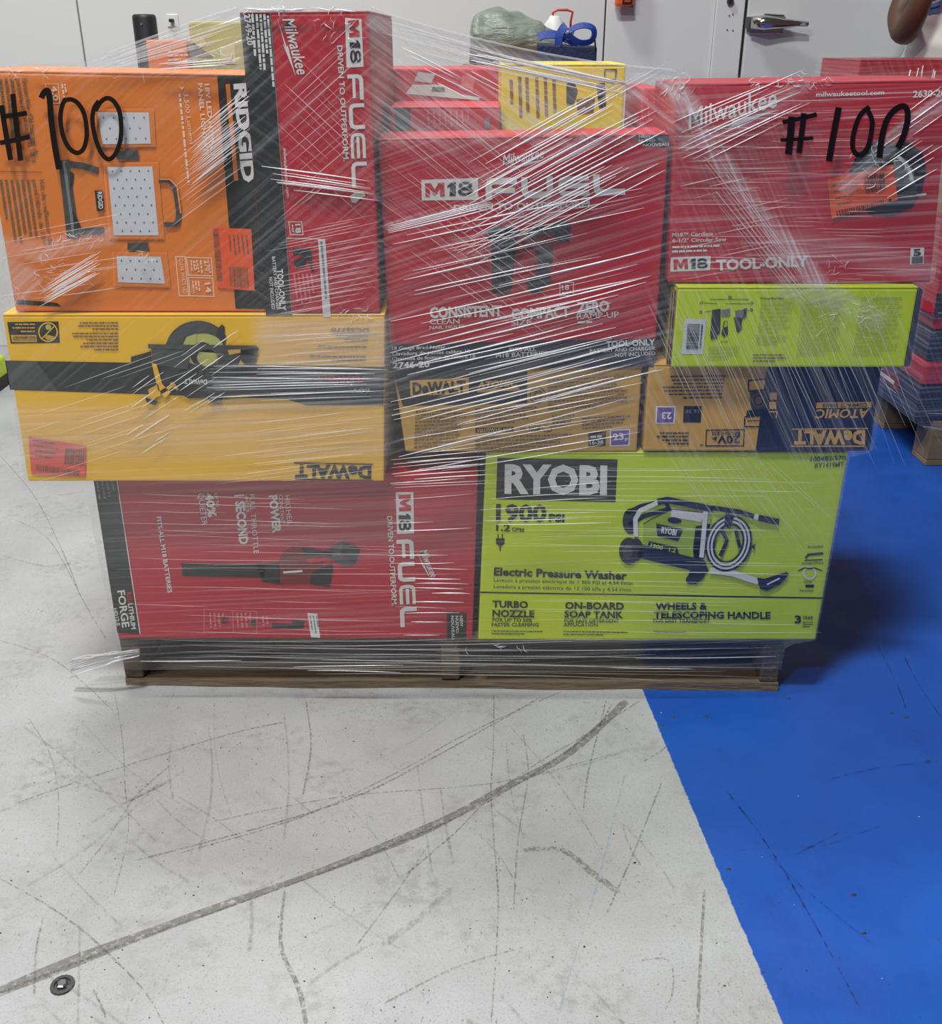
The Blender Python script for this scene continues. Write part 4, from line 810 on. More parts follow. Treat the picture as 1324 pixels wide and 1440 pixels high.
ANG = (3.0, 17.0, -35.0, -61.0, 38.0)          # directions in which the wrap is pulled
def film_material(name, base=.02, gloss=.06):
    """clear wrap: transparent, a little milky where layers bunch up in streaks, with a glossy rippled skin; wrap_a / wrap_b say how much is pulled which way"""
    m = bpy.data.materials.new(name); m.use_nodes = True; nt = m.node_tree; nt.nodes.clear(); L = nt.links.new; N = nt.nodes.new
    out = N('ShaderNodeOutputMaterial'); g = N('ShaderNodeNewGeometry'); wts = []
    for at in ('wrap_a', 'wrap_b'):
        an = N('ShaderNodeAttribute'); an.attribute_name = at; sx = N('ShaderNodeSeparateXYZ'); L(an.outputs['Vector'], sx.inputs[0]); wts += list(sx.outputs)
    def mth(op, a, b, cl=False):
        r = N('ShaderNodeMath'); r.operation = op; r.use_clamp = cl
        for i, v in enumerate((a, b)):
            if isinstance(v, (int, float)): r.inputs[i].default_value = v
            else: L(v, r.inputs[i])
        return r.outputs[0]
    tot = hgt = None
    for k, ang in enumerate(ANG):
        mp = N('ShaderNodeMapping'); mp.inputs['Rotation'].default_value = (0, R(ang), 0); L(g.outputs['Position'], mp.inputs[0])
        m2 = N('ShaderNodeMapping'); m2.inputs['Scale'].default_value = (1.7, 0, 190 if k == 0 else 150); m2.inputs['Location'].default_value = (k * 3.7, k, k * 1.3); L(mp.outputs[0], m2.inputs[0])
        n = N('ShaderNodeTexNoise'); n.noise_dimensions = '3D'; n.inputs['Scale'].default_value = 1; n.inputs['Detail'].default_value = 1.5; n.inputs['Roughness'].default_value = .6; L(m2.outputs[0], n.inputs['Vector'])
        r = N('ShaderNodeMapRange'); r.inputs[1].default_value = .42; r.inputs[2].default_value = .74; L(n.outputs[0], r.inputs[0])
        v = mth('MULTIPLY', wts[k], mth('POWER', r.outputs[0], 1.6)); hh = mth('MULTIPLY', wts[k], n.outputs[0])
        tot = v if tot is None else mth('ADD', tot, v); hgt = hh if hgt is None else mth('ADD', hgt, hh)
    alpha = mth('MINIMUM', mth('ADD', mth('ADD', tot, base), wts[5]), .7)
    bp = N('ShaderNodeBump'); bp.inputs['Strength'].default_value = .8; bp.inputs['Distance'].default_value = .008; L(hgt, bp.inputs['Height'])
    tr = N('ShaderNodeBsdfTransparent'); df = N('ShaderNodeBsdfDiffuse'); df.inputs[0].default_value = (.8, .8, .82, 1)
    g1 = N('ShaderNodeBsdfGlossy'); g1.inputs['Roughness'].default_value = .16; L(bp.outputs[0], g1.inputs['Normal'])
    def mix(f, a, b):
        x = N('ShaderNodeMixShader')
        if isinstance(f, float): x.inputs[0].default_value = f
        else: L(f, x.inputs[0])
        L(a, x.inputs[1]); L(b, x.inputs[2]); return x.outputs[0]
    L(mix(gloss, mix(alpha, tr.outputs[0], df.outputs[0]), g1.outputs[0]), out.inputs[0])
    MATS[name] = m
    return m
film_material('film_clear')
REG = [  # px x0 y0 x1 y1, direction, streak weight, even haze, softness px
    (-60, 90, 330, 430, 4, .09, .0, 30), (-60, 0, 345, 102, 1, .60, .16, 10), (340, 0, 535, 445, 4, .14, .01, 20), (340, 0, 535, 445, 2, .08, .0, 20),
    (520, 10, 960, 200, 2, .42, .10, 20), (530, 180, 945, 520, 1, .28, .02, 30), (525, 170, 800, 400, 2, .14, 0, 40),
    (940, 100, 1350, 400, 0, .24, .02, 30), (945, 120, 1150, 400, 3, .16, .02, 40), (-20, 440, 300, 570, 4, .08, 0, 30),
    (-20, 572, 545, 640, 0, .26, .15, 14), (-20, 635, 545, 685, 0, .14, .02, 10), (360, 445, 545, 520, 0, .26, .22, 14), (290, 510, 545, 572, 0, .5, .04, 20), (545, 510, 905, 640, 1, .24, .03, 30),
    (905, 400, 1300, 640, 3, .20, .0, 30), (130, 680, 680, 790, 0, .16, .06, 30), (130, 790, 680, 900, 0, .15, .0, 30), (680, 640, 1200, 900, 0, .13, .0, 30), (950, 620, 1190, 760, 3, .10, .02, 30), (160, 895, 1110, 945, 0, .15, .0, 8),
]
def smooth(v, a, b): t = np.clip((v - a) / (b - a), 0, 1); return t * t * (3 - 2 * t)
LINES = [  # twisted bands of wrap: points, half width px, direction, weight, haze
    ([(952, 128), (1000, 205), (1060, 290), (1150, 396)], 17, 3, .45, .12), ([(965, 205), (1040, 175), (1130, 118)], 12, 1, .3, .14), ([(1190, 262), (1250, 200), (1330, 138)], 15, 4, .4, .16),
    ([(524, 30), (640, 62), (760, 92), (900, 132)], 14, 2, .3, .14), ([(900, 100), (950, 118), (975, 150)], 16, 4, .3, .16), ([(1105, 402), (1180, 420), (1230, 448)], 22, 1, .3, .12),
    ([(-10, 345), (60, 352), (150, 330)], 18, 4, .25, .14), ([(0, 372), (40, 392), (20, 425)], 22, 4, .2, .14), ([(1090, 345), (1200, 352), (1300, 380)], 24, 0, .2, .08), ([(338, 12), (430, 12), (520, 11)], 5, 0, .3, .25),
    ([(545, 318), (620, 302), (690, 284)], 5, 1, .3, .2)]
WT = np.zeros((6,) + gx.shape)
for pts, hw, k, wgt, hz in LINES:
    dm = np.full(gx.shape, 1e9)
    for (x0, y0), (x1, y1) in zip(pts[:-1], pts[1:]):
        t = np.clip(((gx - x0) * (x1 - x0) + (gy - y0) * (y1 - y0)) / ((x1 - x0) ** 2 + (y1 - y0) ** 2), 0, 1); dm = np.minimum(dm, np.hypot(gx - x0 - t * (x1 - x0), gy - y0 - t * (y1 - y0)))
    mk = 1 - smooth(dm, hw * .45, hw); WT[k] += mk * wgt; WT[5] += mk * hz
for x0, y0, x1, y1, k, wgt, hz, sf in REG:
    mk = smooth(gx, x0 - sf, x0 + sf) * smooth(-gx, -x1 - sf, -x1 + sf) * smooth(gy, y0 - sf, y0 + sf) * smooth(-gy, -y1 - sf, -y1 + sf)
    WT[k] += mk * wgt; WT[5] += mk * hz
def set_wrap(o, arr):
    for nm, rows in (('wrap_a', arr[:3]), ('wrap_b', arr[3:])):
        at = o.data.attributes.new(nm, 'FLOAT_VECTOR', 'POINT'); at.data.foreach_set('vector', np.ascontiguousarray(np.stack([q.ravel() for q in rows], 1), dtype=np.float32).ravel())
FB = Vector((-.03, 1.74, 0.0))
film = thing('stretch_film', 'clear stretch film wrapped around the main pallet load', 'plastic wrap', FB)
m = MB(); vs = []; W1 = NU + 1
for j in range(NS + 1):
    for i in range(NU + 1):
        v = P(gx[j, i], gy[j, i], fy[j, i]); vs.append(v)
m.add(vs, [(j * W1 + i, (j + 1) * W1 + i, (j + 1) * W1 + i + 1, j * W1 + i + 1) for j in range(NS) for i in range(NU)], 'film_clear')
set_wrap(m.build('front_sheet', film, smooth=True), WT)
for side in (0, 1):
    m = MB(); vs = []; NB = 8; i = 0 if side == 0 else NU
    for j in range(NS + 1):
        a = P(gx[j, i], gy[j, i], fy[j, i]); lim = .62 if a.z > .5 else .64
        for k in range(NB + 1):
            t = k / NB; v = Vector((a.x, a.y + (2.81 - a.y) * t, a.z))
            tgt = (-lim if side == 0 else .60); w_ = max(0, (t - .45) / .55); v.x = a.x * (1 - w_) + tgt * w_
            if a.z > .86: v.z = a.z + (0.86 - a.z) * w_
            vs.append(v)
    n1 = NB + 1
    m.add(vs, [(j * n1 + k, j * n1 + k + 1, (j + 1) * n1 + k + 1, (j + 1) * n1 + k) for j in range(NS) for k in range(NB)], 'film_clear'); so = m.build('side_sheet', film, smooth=True); sw = np.zeros((6, len(so.data.vertices))); sw[0] = .04; set_wrap(so, sw)

def fold_material(name, alpha, rough):
    m = bpy.data.materials.new(name); m.use_nodes = True; nt = m.node_tree; b = nt.nodes['Principled BSDF']
    b.inputs['Base Color'].default_value = (.9, .9, .92, 1); b.inputs['Roughness'].default_value = rough; b.inputs['Specular IOR Level'].default_value = 1.0; b.inputs['Alpha'].default_value = alpha
    MATS[name] = m
fold_material('fold', .9, .14); fold_material('fold_soft', .24, .2)
rd = random.Random(11); fm = MB()
def strand(p0, p1, r, mat, wob=.6):
    L_ = math.hypot(p1[0] - p0[0], p1[1] - p0[1]); n = max(4, int(L_ / 22)); pts = []; rs = []
    nx, ny = -(p1[1] - p0[1]) / L_, (p1[0] - p0[0]) / L_; ph = rd.uniform(0, 6); bow = rd.uniform(-1, 1) * L_ * .008
    for k in range(n + 1):
        t = k / n; o = bow * 4 * t * (1 - t) + wob * math.sin(ph + t * L_ / 37) * .5
        x, y = p0[0] + (p1[0] - p0[0]) * t + nx * o, p0[1] + (p1[1] - p0[1]) * t + ny * o
        pts.append(P(x, y, film_y(x, y) - .0012)); rs.append(r * (.12 + .88 * math.sin(math.pi * min(max(t, .02), .98)) ** .5) * rd.uniform(.75, 1.2))
    fm.tube(pts, rs, mat, n=4)
def fan(n, x0, x1, ya, yb, ka, kb, lmin, lmax, r, mat):
    """n folds: left height between ya and yb at x0, slope from ka to kb, each a random stretch of the way to x1"""
    for i in range(n):
        t = (i + rd.uniform(.1, .9)) / n; y = ya + (yb - ya) * t; k = ka + (kb - ka) * t + rd.uniform(-.02, .02)
        ln = rd.uniform(lmin, lmax) * (x1 - x0); s0 = rd.uniform(x0, max(x0, x1 - ln)); s1 = min(s0 + ln, x1)
        strand((s0, y + (s0 - x0) * k), (s1, y + (s1 - x0) * k), r * rd.uniform(.6, 1.4), mat)
fan(26, 546, 932, 330, 660, -.20, -.27, .35, .9, .0010, 'fold'); fan(16, 546, 932, 330, 600, -.2, -.26, .3, .7, .0007, 'fold_soft')
fan(30, 640, 944, 238, 392, -.56, -.50, .3, .8, .0010, 'fold'); fan(16, 620, 944, 250, 400, -.55, -.5, .2, .5, .0007, 'fold_soft')
fan(18, 528, 790, 60, 330, .85, .72, .4, 1.0, .0006, 'fold_soft')
fan(12, 530, 900, 22, 60, .30, .25, .3, .7, .0008, 'fold_soft'); fan(7, 640, 910, 62, 84, .22, .20, .5, .9, .0013, 'fold'); fan(6, 560, 720, 40, 90, .55, .5, .3, .6, .0007, 'fold')
for k in range(9): x = rd.uniform(338, 470); strand((x, rd.uniform(11, 17)), (x + rd.uniform(20, 50), rd.uniform(11, 17)), .0012, 'fold')
fan(9, 548, 900, 480, 620, -.23, -.26, .6, 1.0, .0014, 'fold')
for k in range(5): strand((546, 318 + k * 2.4), (690, 281 + k * 3), .0011, 'fold')
fan(16, 150, 336, 84, 100, -.40, -.22, .4, 1.0, .0007, 'fold_soft'); fan(5, 200, 336, 92, 100, -.1, -.05, .3, .7, .0009, 'fold')
fan(26, 268, 352, 190, 262, -.85, -.75, .5, 1.0, .0007, 'fold'); fan(14, 240, 352, 230, 320, -.8, -.7, .5, 1.0, .0006, 'fold_soft')
fan(14, 55, 142, 405, 432, -.62, -.55, .6, 1.0, .0009, 'fold'); fan(10, 0, 200, 330, 430, -.2, -.15, .3, .8, .0006, 'fold_soft')
fan(14, 385, 520, 130, 330, -.95, -.8, .3, .9, .0005, 'fold_soft'); fan(11, 385, 520, 40, 200, 1.0, .9, .3, .9, .0005, 'fold_soft')
fan(8, 365, 536, 232, 262, .16, .12, .5, 1.0, .0008, 'fold'); fan(26, 372, 540, 330, 450, -.22, -.18, .4, 1.0, .0007, 'fold_soft')
fan(12, 290, 546, 512, 566, .01, -.04, .5, 1.0, .0009, 'fold'); fan(12, 380, 546, 470, 520, -.08, -.06, .3, .8, .0007, 'fold_soft'); fan(24, 165, 340, 560, 660, -.72, -.62, .12, .35, .0007, 'fold')
fan(18, 300, 546, 600, 690, -.10, -.12, .3, .8, .0006, 'fold_soft'); fan(14, 30, 300, 560, 690, -.35, -.3, .2, .5, .0005, 'fold_soft')
fan(9, 548, 905, 600, 680, -.20, -.16, .4, 1.0, .0007, 'fold'); fan(12, 548, 700, 640, 690, -.10, -.06, .5, 1.0, .0008, 'fold')
fan(26, 160, 668, 690, 900, .015, .02, .2, .8, .0005, 'fold_soft'); fan(7, 545, 668, 690, 860, -.06, .02, .5, 1.0, .0007, 'fold'); fan(8, 560, 668, 790, 900, .01, .0, .4, 1.0, .0011, 'fold')
fan(34, 680, 1160, 650, 892, .015, .025, .25, .8, .0006, 'fold_soft'); fan(7, 675, 860, 690, 740, -.1, .0, .5, 1.0, .0008, 'fold')
for i in range(42):
    x = 915 + i * 7.5 + rd.uniform(-5, 5); y0 = rd.uniform(405, 470); y1 = rd.uniform(560, 660)
    strand((x, y0), (x + (y1 - y0) * rd.uniform(.36, .5), y1), .0006 * rd.uniform(.6, 1.4), 'fold_soft')
for i in range(16):
    x = 945 + i * 9; strand((x, 640 + rd.uniform(0, 10)), (x + 70 + i * 2, 640 + rd.uniform(90, 150)), .0005, 'fold_soft')
fan(12, 945, 1140, 170, 250, -.42, -.5, .3, .9, .0008, 'fold'); fan(10, 1215, 1330, 200, 300, -.75, -.6, .3, .8, .0009, 'fold'); fan(60, 945, 1310, 140, 400, -.04, .03, .1, .4, .0005, 'fold_soft'); fan(14, 985, 1150, 180, 260, 1.35, 1.2, .5, 1.0, .0007, 'fold_soft'); fan(14, 945, 1120, 260, 400, -.25, -.2, .2, .6, .0006, 'fold_soft')
fan(18, 176, 1096, 900, 944, .006, .0, .3, .9, .0006, 'fold_soft'); fan(5, 176, 1096, 925, 944, .004, .0, .1, .25, .001, 'fold')
def crinkle_glints(n, cx, cy, rx, ry, l, r, mat='fold'):  # short white squiggles standing in for the glints on crinkled wrap
    for i in range(n):
        a = rd.uniform(0, 6.28); q = rd.random() ** .6; x, y = cx + rx * q * math.cos(a), cy + ry * q * math.sin(a); b = rd.uniform(0, 3.14); pts = [(x, y)]
        for k in range(3): b += rd.uniform(-.9, .9); pts.append((pts[-1][0] + math.cos(b) * l * rd.uniform(.5, 1), pts[-1][1] + math.sin(b) * l * rd.uniform(.5, 1)))
        r2 = r * rd.uniform(.3, .85); fm.tube([P(u, v, film_y(u, v) - .0012) for u, v in pts], [r2 * .3, r2, r2, r2 * .3], mat if rd.random() < .55 else 'fold_soft', n=4)
crinkle_glints(18, 60, 360, 60, 40, 6, .0006); crinkle_glints(20, 60, 395, 60, 30, 9, .0007, 'fold_soft'); crinkle_glints(16, 110, 335, 40, 10, 6, .0007)
crinkle_glints(36, 1110, 112, 60, 10, 5, .0008); crinkle_glints(22, 955, 118, 30, 18, 6, .0008); crinkle_glints(14, 1195, 430, 40, 26, 6, .0006); crinkle_glints(20, 1215, 450, 60, 30, 10, .0006, 'fold_soft'); crinkle_glints(10, 1170, 375, 30, 20, 6, .0006); crinkle_glints(18, 1240, 225, 40, 40, 7, .0008)
crinkle_glints(20, 310, 86, 22, 10, 6, .0007); crinkle_glints(18, 430, 10, 80, 3, 8, .0009); crinkle_glints(14, 470, 40, 40, 26, 6, .0006); crinkle_glints(14, 500, 440, 26, 6, 7, .0009); crinkle_glints(12, 200, 358, 20, 8, 6, .0008); crinkle_glints(10, 40, 100, 40, 4, 6, .0008); crinkle_glints(8, 700, 908, 60, 10, 6, .0009); crinkle_glints(8, 205, 100, 90, 6, 9, .0007, 'fold_soft')
fo = fm.build('film_folds', film, smooth=True); fo['kind'] = 'stuff'  # wrap folds, joined with the white squiggles that imitate glints
# rolled top edge of the wrap
for tab in ([(150, 76), (180, 64), (230, 46), (300, 21), (334, 11)], [(522, 10), (560, 25), (640, 47), (750, 72), (850, 89), (950, 99)]):
    m = MB(); m.tube([P(x, y, film_y(x, y) - .001) for x, y in spline(tab, 6)], .0016, 'fold_soft', n=6); m.build('rolled_edge', film, smooth=True)
# loose twisted tail, bottom left
m = MB()
for k in range(16):
    a = rd.uniform(-1, 1); pts = []
    for t in np.linspace(0, 1, 9):
        x = 196 - 96 * t; y = 918 + 22 * t ** 1.3 + a * (4 + 12 * t) + rd.uniform(-1.5, 1.5)
        pts.append(P(x, y, 1.76 - .012 * math.sin(t * 3) - .008 * a * a))
    m.tube(pts, [.0026 * rd.uniform(.5, 1.3)] * 9, 'fold' if k % 2 else 'fold_soft', n=5, flat=.5)
m.build('loose_tail', film, smooth=True)
# hand-written numbers in black marker on the film
d = Draw(lambda x, y: film_y(x, y) - .002, film, FB)
d.part('marker_number')
for pts, wd in [([(2, 148), (7, 180), (15, 225)], 7.5), ([(18, 132), (22, 170), (29, 226)], 7.5), ([(3, 164), (20, 162), (38, 159)], 7), ([(0, 201), (22, 197), (42, 192)], 7),
                ([(58, 138), (62, 130), (67, 128), (70, 140), (72, 168), (77, 205), (83, 238)], 8.5),
                ([(92, 139), (87, 150), (85, 168), (89, 192), (98, 209), (109, 215), (118, 208), (122, 188), (119, 163), (111, 147), (101, 140), (91, 141)], 6.5),
                ([(139, 142), (132, 153), (130, 172), (135, 197), (143, 216), (153, 224), (163, 215), (170, 192), (169, 162), (162, 145), (152, 138), (142, 143), (134, 156)], 6.5)]:
    d.solo(d.stroke, spline(pts, 5), wd, 'marker')
d.part('marker_number')
for pts, wd in [([(1113, 164), (1111, 190), (1108, 217)], 10), ([(1130, 159), (1127, 186), (1123, 215)], 8), ([(1100, 172), (1124, 167), (1148, 161)], 6.5), ([(1097, 197), (1120, 196), (1143, 194)], 5),
                ([(1179, 151), (1172, 187), (1165, 227)], 9), ([(1222, 150), (1208, 164), (1199, 192), (1200, 212), (1211, 218), (1221, 203), (1226, 172), (1219, 154)], 7),
                ([(1236, 222), (1239, 195), (1247, 168), (1260, 153), (1272, 150), (1276, 164), (1271, 188), (1262, 208)], 8.5)]:
    d.solo(d.stroke, spline(pts, 5), wd, 'marker')
d.flush()

# ================================================================== BACKGROUND: second wrapped pallet on the right
SO = Vector((1.419, 2.982, 0)); SR = R(2.0); SM = Matrix.Rotation(SR, 4, 'Z')
def sbox(name, label, cat, x0, x1, y0, y1, z0, z1, group=None):
    c = SO + SM @ Vector(((x0 + x1) / 2, (y0 + y1) / 2, z0)); o = thing(name, label, cat, c, group); o.rotation_euler.z = SR
    return o, (x1 - x0) / 2, (y1 - y0) / 2, z1 - z0
def lpart(root, name, fn, bevel=0.0, seg=2, smooth=False, under=None):
    m = MB(); fn(m); return m.build(name, None, bevel=bevel, seg=seg, smooth=smooth, base=Vector((0, 0, 0))), root
def put(root, name, m, bevel=0.0, seg=2, smooth=False, under=None):
    o = m.build(name, None, bevel=bevel, seg=seg, smooth=smooth); o.parent = under or root; return o
rt, hx, hy, hz = sbox('wooden_pallet', 'pale wooden pallet under the wrapped stack at the right edge', 'pallet', 0, 1.05, 0, .76, 0, .146)
for x in (-hx + .0, -.045, hx - .09):
    for y in (-hy, -.05, hy - .1):
        m = MB(); m.box(x, x + .09, y, y + .1, .018, .128, 'wood_pale'); put(rt, 'block', m, .003, 1)
for y in (-hy, -hy + .15, -.05, .1, hy - .1): m = MB(); m.box(-hx, hx, y, y + .1, .128, .146, 'wood_pale'); put(rt, 'deck_board', m, .002, 1)
for y in (-hy, -.05, hy - .1): m = MB(); m.box(-hx, hx, y, y + .1, 0, .018, 'wood_pale'); put(rt, 'bottom_board', m, .002, 1)
def toolcase(label, x0, x1, y0, y1, z0, z1, split):
    rt, hx, hy, h = sbox('tool_case', label, 'tool case', x0, x1, y0, y1, z0, z1, 'cases on the right pallet')
    m = MB(); m.box(-hx, hx, -hy, hy, 0, h * split - .003, 'case_navy'); put(rt, 'base', m, .012, 3)
    m = MB(); m.box(-hx + .004, hx - .004, -hy + .004, hy - .004, h * split, h, 'red'); put(rt, 'lid', m, .012, 3)
    for x in (-hx * .5, hx * .5): m = MB(); m.box(x - .03, x + .03, -hy - .012, -hy - .0005, h * split - .04, h * split + .03, 'red'); put(rt, 'latch', m, .004)
    m = MB(); m.box(-hx - .003, -hx - .0004, -hy * .6, hy * .2, h * split * .45, h * split * .8, 'mid_red'); lb = put(rt, 'side_label', m)
    m = MB(); m.box(-hx - .0045, -hx - .0031, -hy * .5, hy * .0, h * split * .55, h * split * .65, 'silver'); put(rt, 'label_print', m, under=lb)
    return rt
toolcase('navy tool case with red lid, lowest in the right stack', -.06, .75, .0, .7, .147, .33, .62)
toolcase('navy tool case with red lid, second from bottom in the right stack', -.05, .72, .01, .7, .331, .475, .66)
def sc(label, x0, x1, y0, y1, z0, z1, mt, band=None):
    rt, hx, hy, h = sbox('carton', label, 'box', x0, x1, y0, y1, z0, z1, 'boxes on the right pallet')
    m = MB(); m.box(-hx, hx, -hy, hy, 0, h - .003, mt); put(rt, 'body', m, .006)
    for a, b in ((-hy, -.003), (.003, hy)): m = MB(); m.box(-hx, hx, a, b, h - .003, h, mt); put(rt, 'top_flap', m)
    if band:
        m = MB(); m.box(-hx + .004, hx - .004, -hy - .0012, -hy - .0002, .004, h * .24, 'black'); bd = put(rt, 'bottom_band', m)
        me = MB(); g_, fs = glyphs('TOOL-ONLY', .03); me.add([(-hx + .04 + u * .12, -hy - .0018, h * .1 + v * .018) for u, v in g_], fs, 'silver'); put(rt, 'band_text', me, under=bd)
        me = MB(); me.box(-hx + .06, -hx + .2, -hy - .0012, -hy - .0002, h * .5, h * .56, 'silver'); put(rt, 'logo_strip', me)
    return rt
sc('red box with black lower band, middle of the right stack', -.07, .62, .0, .7, .476, .75, 'red', True)
sc('brown box under the top red box of the right stack', -.05, .62, .03, .74, .7505, 1.03, 'kraft')
rt = sc('red box on top of the right stack in front of the person', -.235, .5, .40, .74, 1.0305, 1.155, 'red')
# its wrap
fr_ = thing('stretch_film', 'clear stretch film around the stack at the right edge', 'plastic wrap', SO); fr_.rotation_euler.z = SR
m = MB(); vs = []; prof = [(.12, -.012, -.008), (.15, -.068, -.014), (.47, -.068, -.014), (.75, -.082, -.014), (.90, -.15, .02), (1.0, -.242, .385), (1.165, -.242, .385)]
nn = 40; L_ = []
for z, xl, yf in prof:
    x1, y1 = .78, .77
    loop = [(xl, y1), (xl, yf), (x1, yf), (x1, y1)]; row = []
    for k in range(3):
        for t in range(nn):
            a, b = loop[k], loop[k + 1]; row.append(Vector((a[0] + (b[0] - a[0]) * t / nn, a[1] + (b[1] - a[1]) * t / nn, z)))
    vs += row; L_.append(len(row))
w_ = L_[0]
m.add(vs, [(j * w_ + i, j * w_ + i + 1, (j + 1) * w_ + i + 1, (j + 1) * w_ + i) for j in range(len(prof) - 1) for i in range(w_ - 1)], 'film_clear')
so = m.build('sheet', None, smooth=False); so.parent = fr_; sw = np.zeros((6, len(so.data.vertices))); sw[0] = .22; sw[3] = .12; sw[5] = .02; set_wrap(so, sw)
m = MB()
for k in range(26):
    x = rd.uniform(-.1, .3); z = rd.uniform(1.04, 1.07); m.tube([Vector((x, .382, z)), Vector((x + rd.uniform(-.01, .02), .382, z + rd.uniform(.04, .09)))], .0016 * rd.uniform(.6, 1.4), 'fold', n=4)
for k in range(30):
    z = rd.uniform(.13, .74); x = rd.uniform(-.06, .3); m.tube([Vector((x, -.018, z)), Vector((x + rd.uniform(.05, .2), -.018, z + rd.uniform(-.02, .02)))], .0012 * rd.uniform(.6, 1.4), 'fold_soft', n=4)
for k in range(24):
    z = rd.uniform(.13, .7); y = rd.uniform(.0, .3); m.tube([Vector((-.074, y, z)), Vector((-.074, y + rd.uniform(.08, .25), z + rd.uniform(-.02, .03)))], .0012 * rd.uniform(.6, 1.4), 'fold_soft', n=4)
fo = m.build('film_folds', None, smooth=True); fo.parent = fr_; fo['kind'] = 'stuff'

# lime case by the left edge, on the floor near the wall
c = PZ(-46, 556); lc = thing('tool_box', 'lime green box with black base on the floor at the far left edge', 'tool box', c)
m = MB(); m.box(c.x - .12, c.x + .10, c.y, c.y + .16, .035, .115, 'lime_plastic'); m.build('body', lc, bevel=.02, seg=4)
m = MB(); m.box(c.x - .125, c.x + .105, c.y - .006, c.y + .166, 0, .04, 'rubber'); m.build('base', lc, bevel=.012, seg=3)
m = MB(); m.tube([(c.x - .06, c.y + .08, .112), (c.x - .05, c.y + .08, .13), (c.x + .03, c.y + .08, .13), (c.x + .04, c.y + .08, .112)], .009, 'rubber', n=8); m.build('handle', lc, smooth=True)

# ================================================================== BACKGROUND: things on boxes behind the load
BY = 3.55
zt = P(750, 92, BY).z
for z0, z1, lb in ((0, .5, 'lower plain brown box hidden behind the main load'), (.501, zt - .001, 'upper plain brown box behind the main load carrying the sack and tote')):
    cc = thing('carton', lb, 'box', (P(748, 70, BY).x, BY + .2, z0)); m = MB(); xa, xb = P(650, 70, BY).x, P(846, 70, BY).x; m.box(xa, xb, BY - .06, BY + .42, z0, z1, 'kraft'); m.build('body', cc, bevel=.004)
    m = MB(); m.box(xa, xb, BY + .16, BY + .2, z1, z1 + .0006, 'kraft_dark'); m.build('packing_tape', cc)
pm('sack', (128, 136, 126), .36, .28, 16, bump=1.0, bscale=26, stretch=(.6, 1, 2.4))
def blob(rows, n, mat, amp=.006, fr=16):
    rings = []
    for (x, y, z, ry, rz) in rows:
        ring = []
        for k in range(n):
            a = 2 * math.pi * k / n; v = Vector((x, y + ry * math.cos(a), z + rz * math.sin(a))); nz = noise.noise(v * fr) * amp + noise.noise(v * fr * 2.7) * amp * .5
            v = v + Vector((nz * .5, math.cos(a) * nz, math.sin(a) * nz)); v.z = max(v.z, zt + .0015); ring.append(v)
        rings.append(ring)
    mm = MB(); mm.loft(rings, mat); return mm
def sx(px): return P(px, 40, BY).x
def sz(py): return P(750, py, BY).z
sk = thing('sack', 'grey green plastic sack lying behind the load beside blue tote', 'sack', (sx(720), BY + .17, zt)); rows = []
for px, top in spline([(660, 44), (664, 26), (672, 15), (690, 12), (712, 14), (734, 18), (752, 28), (770, 36), (786, 42), (800, 47)], 4):
    h = (sz(top) - zt) / 2 * .98; e = 1 if px > 664 else .6
    rows.append((sx(px), BY + .17, zt + h + .002, (.06 + h * .7) * e, h))
blob(rows, 40, 'sack', .016, 11).build('bag', sk, smooth=True)
m = MB(); m.tube([(sx(798), BY + .17, sz(49)), (sx(806), BY + .165, sz(44)), (sx(812), BY + .16, sz(47))], [.02, .008, .014], 'sack', n=10); m.build('tied_neck', sk, smooth=True)
tt = thing('tote_bag', 'navy tote bag with bright blue strap handles behind the load', 'bag', (sx(797), BY - .01, zt))
m = MB(); m.hexa([(sx(756), BY - .055, zt), (sx(838), BY - .055, zt), (sx(838), BY + .025, zt), (sx(756), BY + .025, zt), (sx(754), BY - .05, sz(62)), (sx(838), BY - .05, sz(66)), (sx(838), BY + .02, sz(64)), (sx(756), BY + .02, sz(60))], 'bag_navy'); m.build('bag_body', tt, bevel=.004)
def ribbon(pts, wd, name, mat='bag_blue', th=.004):
    pts = [Vector(p) for p in pts]; rings = []
    for i, p in enumerate(pts):
        t = (pts[min(i + 1, len(pts) - 1)] - pts[max(i - 1, 0)]).normalized(); q = Vector((0, 1, 0)); nrm = t.cross(q).normalized(); sd = nrm.cross(t).normalized()
        sd = (Vector((0, .5, 0)) + nrm * .86).normalized() * wd / 2; dp = t.cross(sd).normalized() * th / 2
        rings.append([p + sd + dp, p - sd + dp, p - sd - dp, p + sd - dp])
    m = MB(); m.loft(rings, mat); return m.build(name, tt, bevel=.0)
def S3(x, y, dy=-.03): return (sx(x), BY + dy, sz(y))
ribbon([S3(*p) for p in spline([(756, 52), (764, 49), (780, 49), (800, 56), (812, 62)], 6)], .026, 'strap')
ribbon([S3(x, y, -.045) for x, y in spline([(784, 64), (785, 50), (790, 40), (794, 36)], 6)], .026, 'strap')
ribbon([S3(x, y, -.05) for x, y in spline([(798, 44), (808, 38), (820, 36), (831, 40), (833, 50), (828, 58), (816, 60), (806, 56), (796, 48)], 6)], .018, 'strap')
m = MB(); m.tube([S3(834, 56, -.055), S3(836, 70, -.055)], .003, 'rubber', n=6); m.build('cord', tt)
jg = thing('jug', 'white plastic jug with red wire handle standing behind blue tote', 'jug', (sx(790), BY + .36, zt)); jx, jy = sx(791), BY + .36
zj = P(790, 22, jy).z
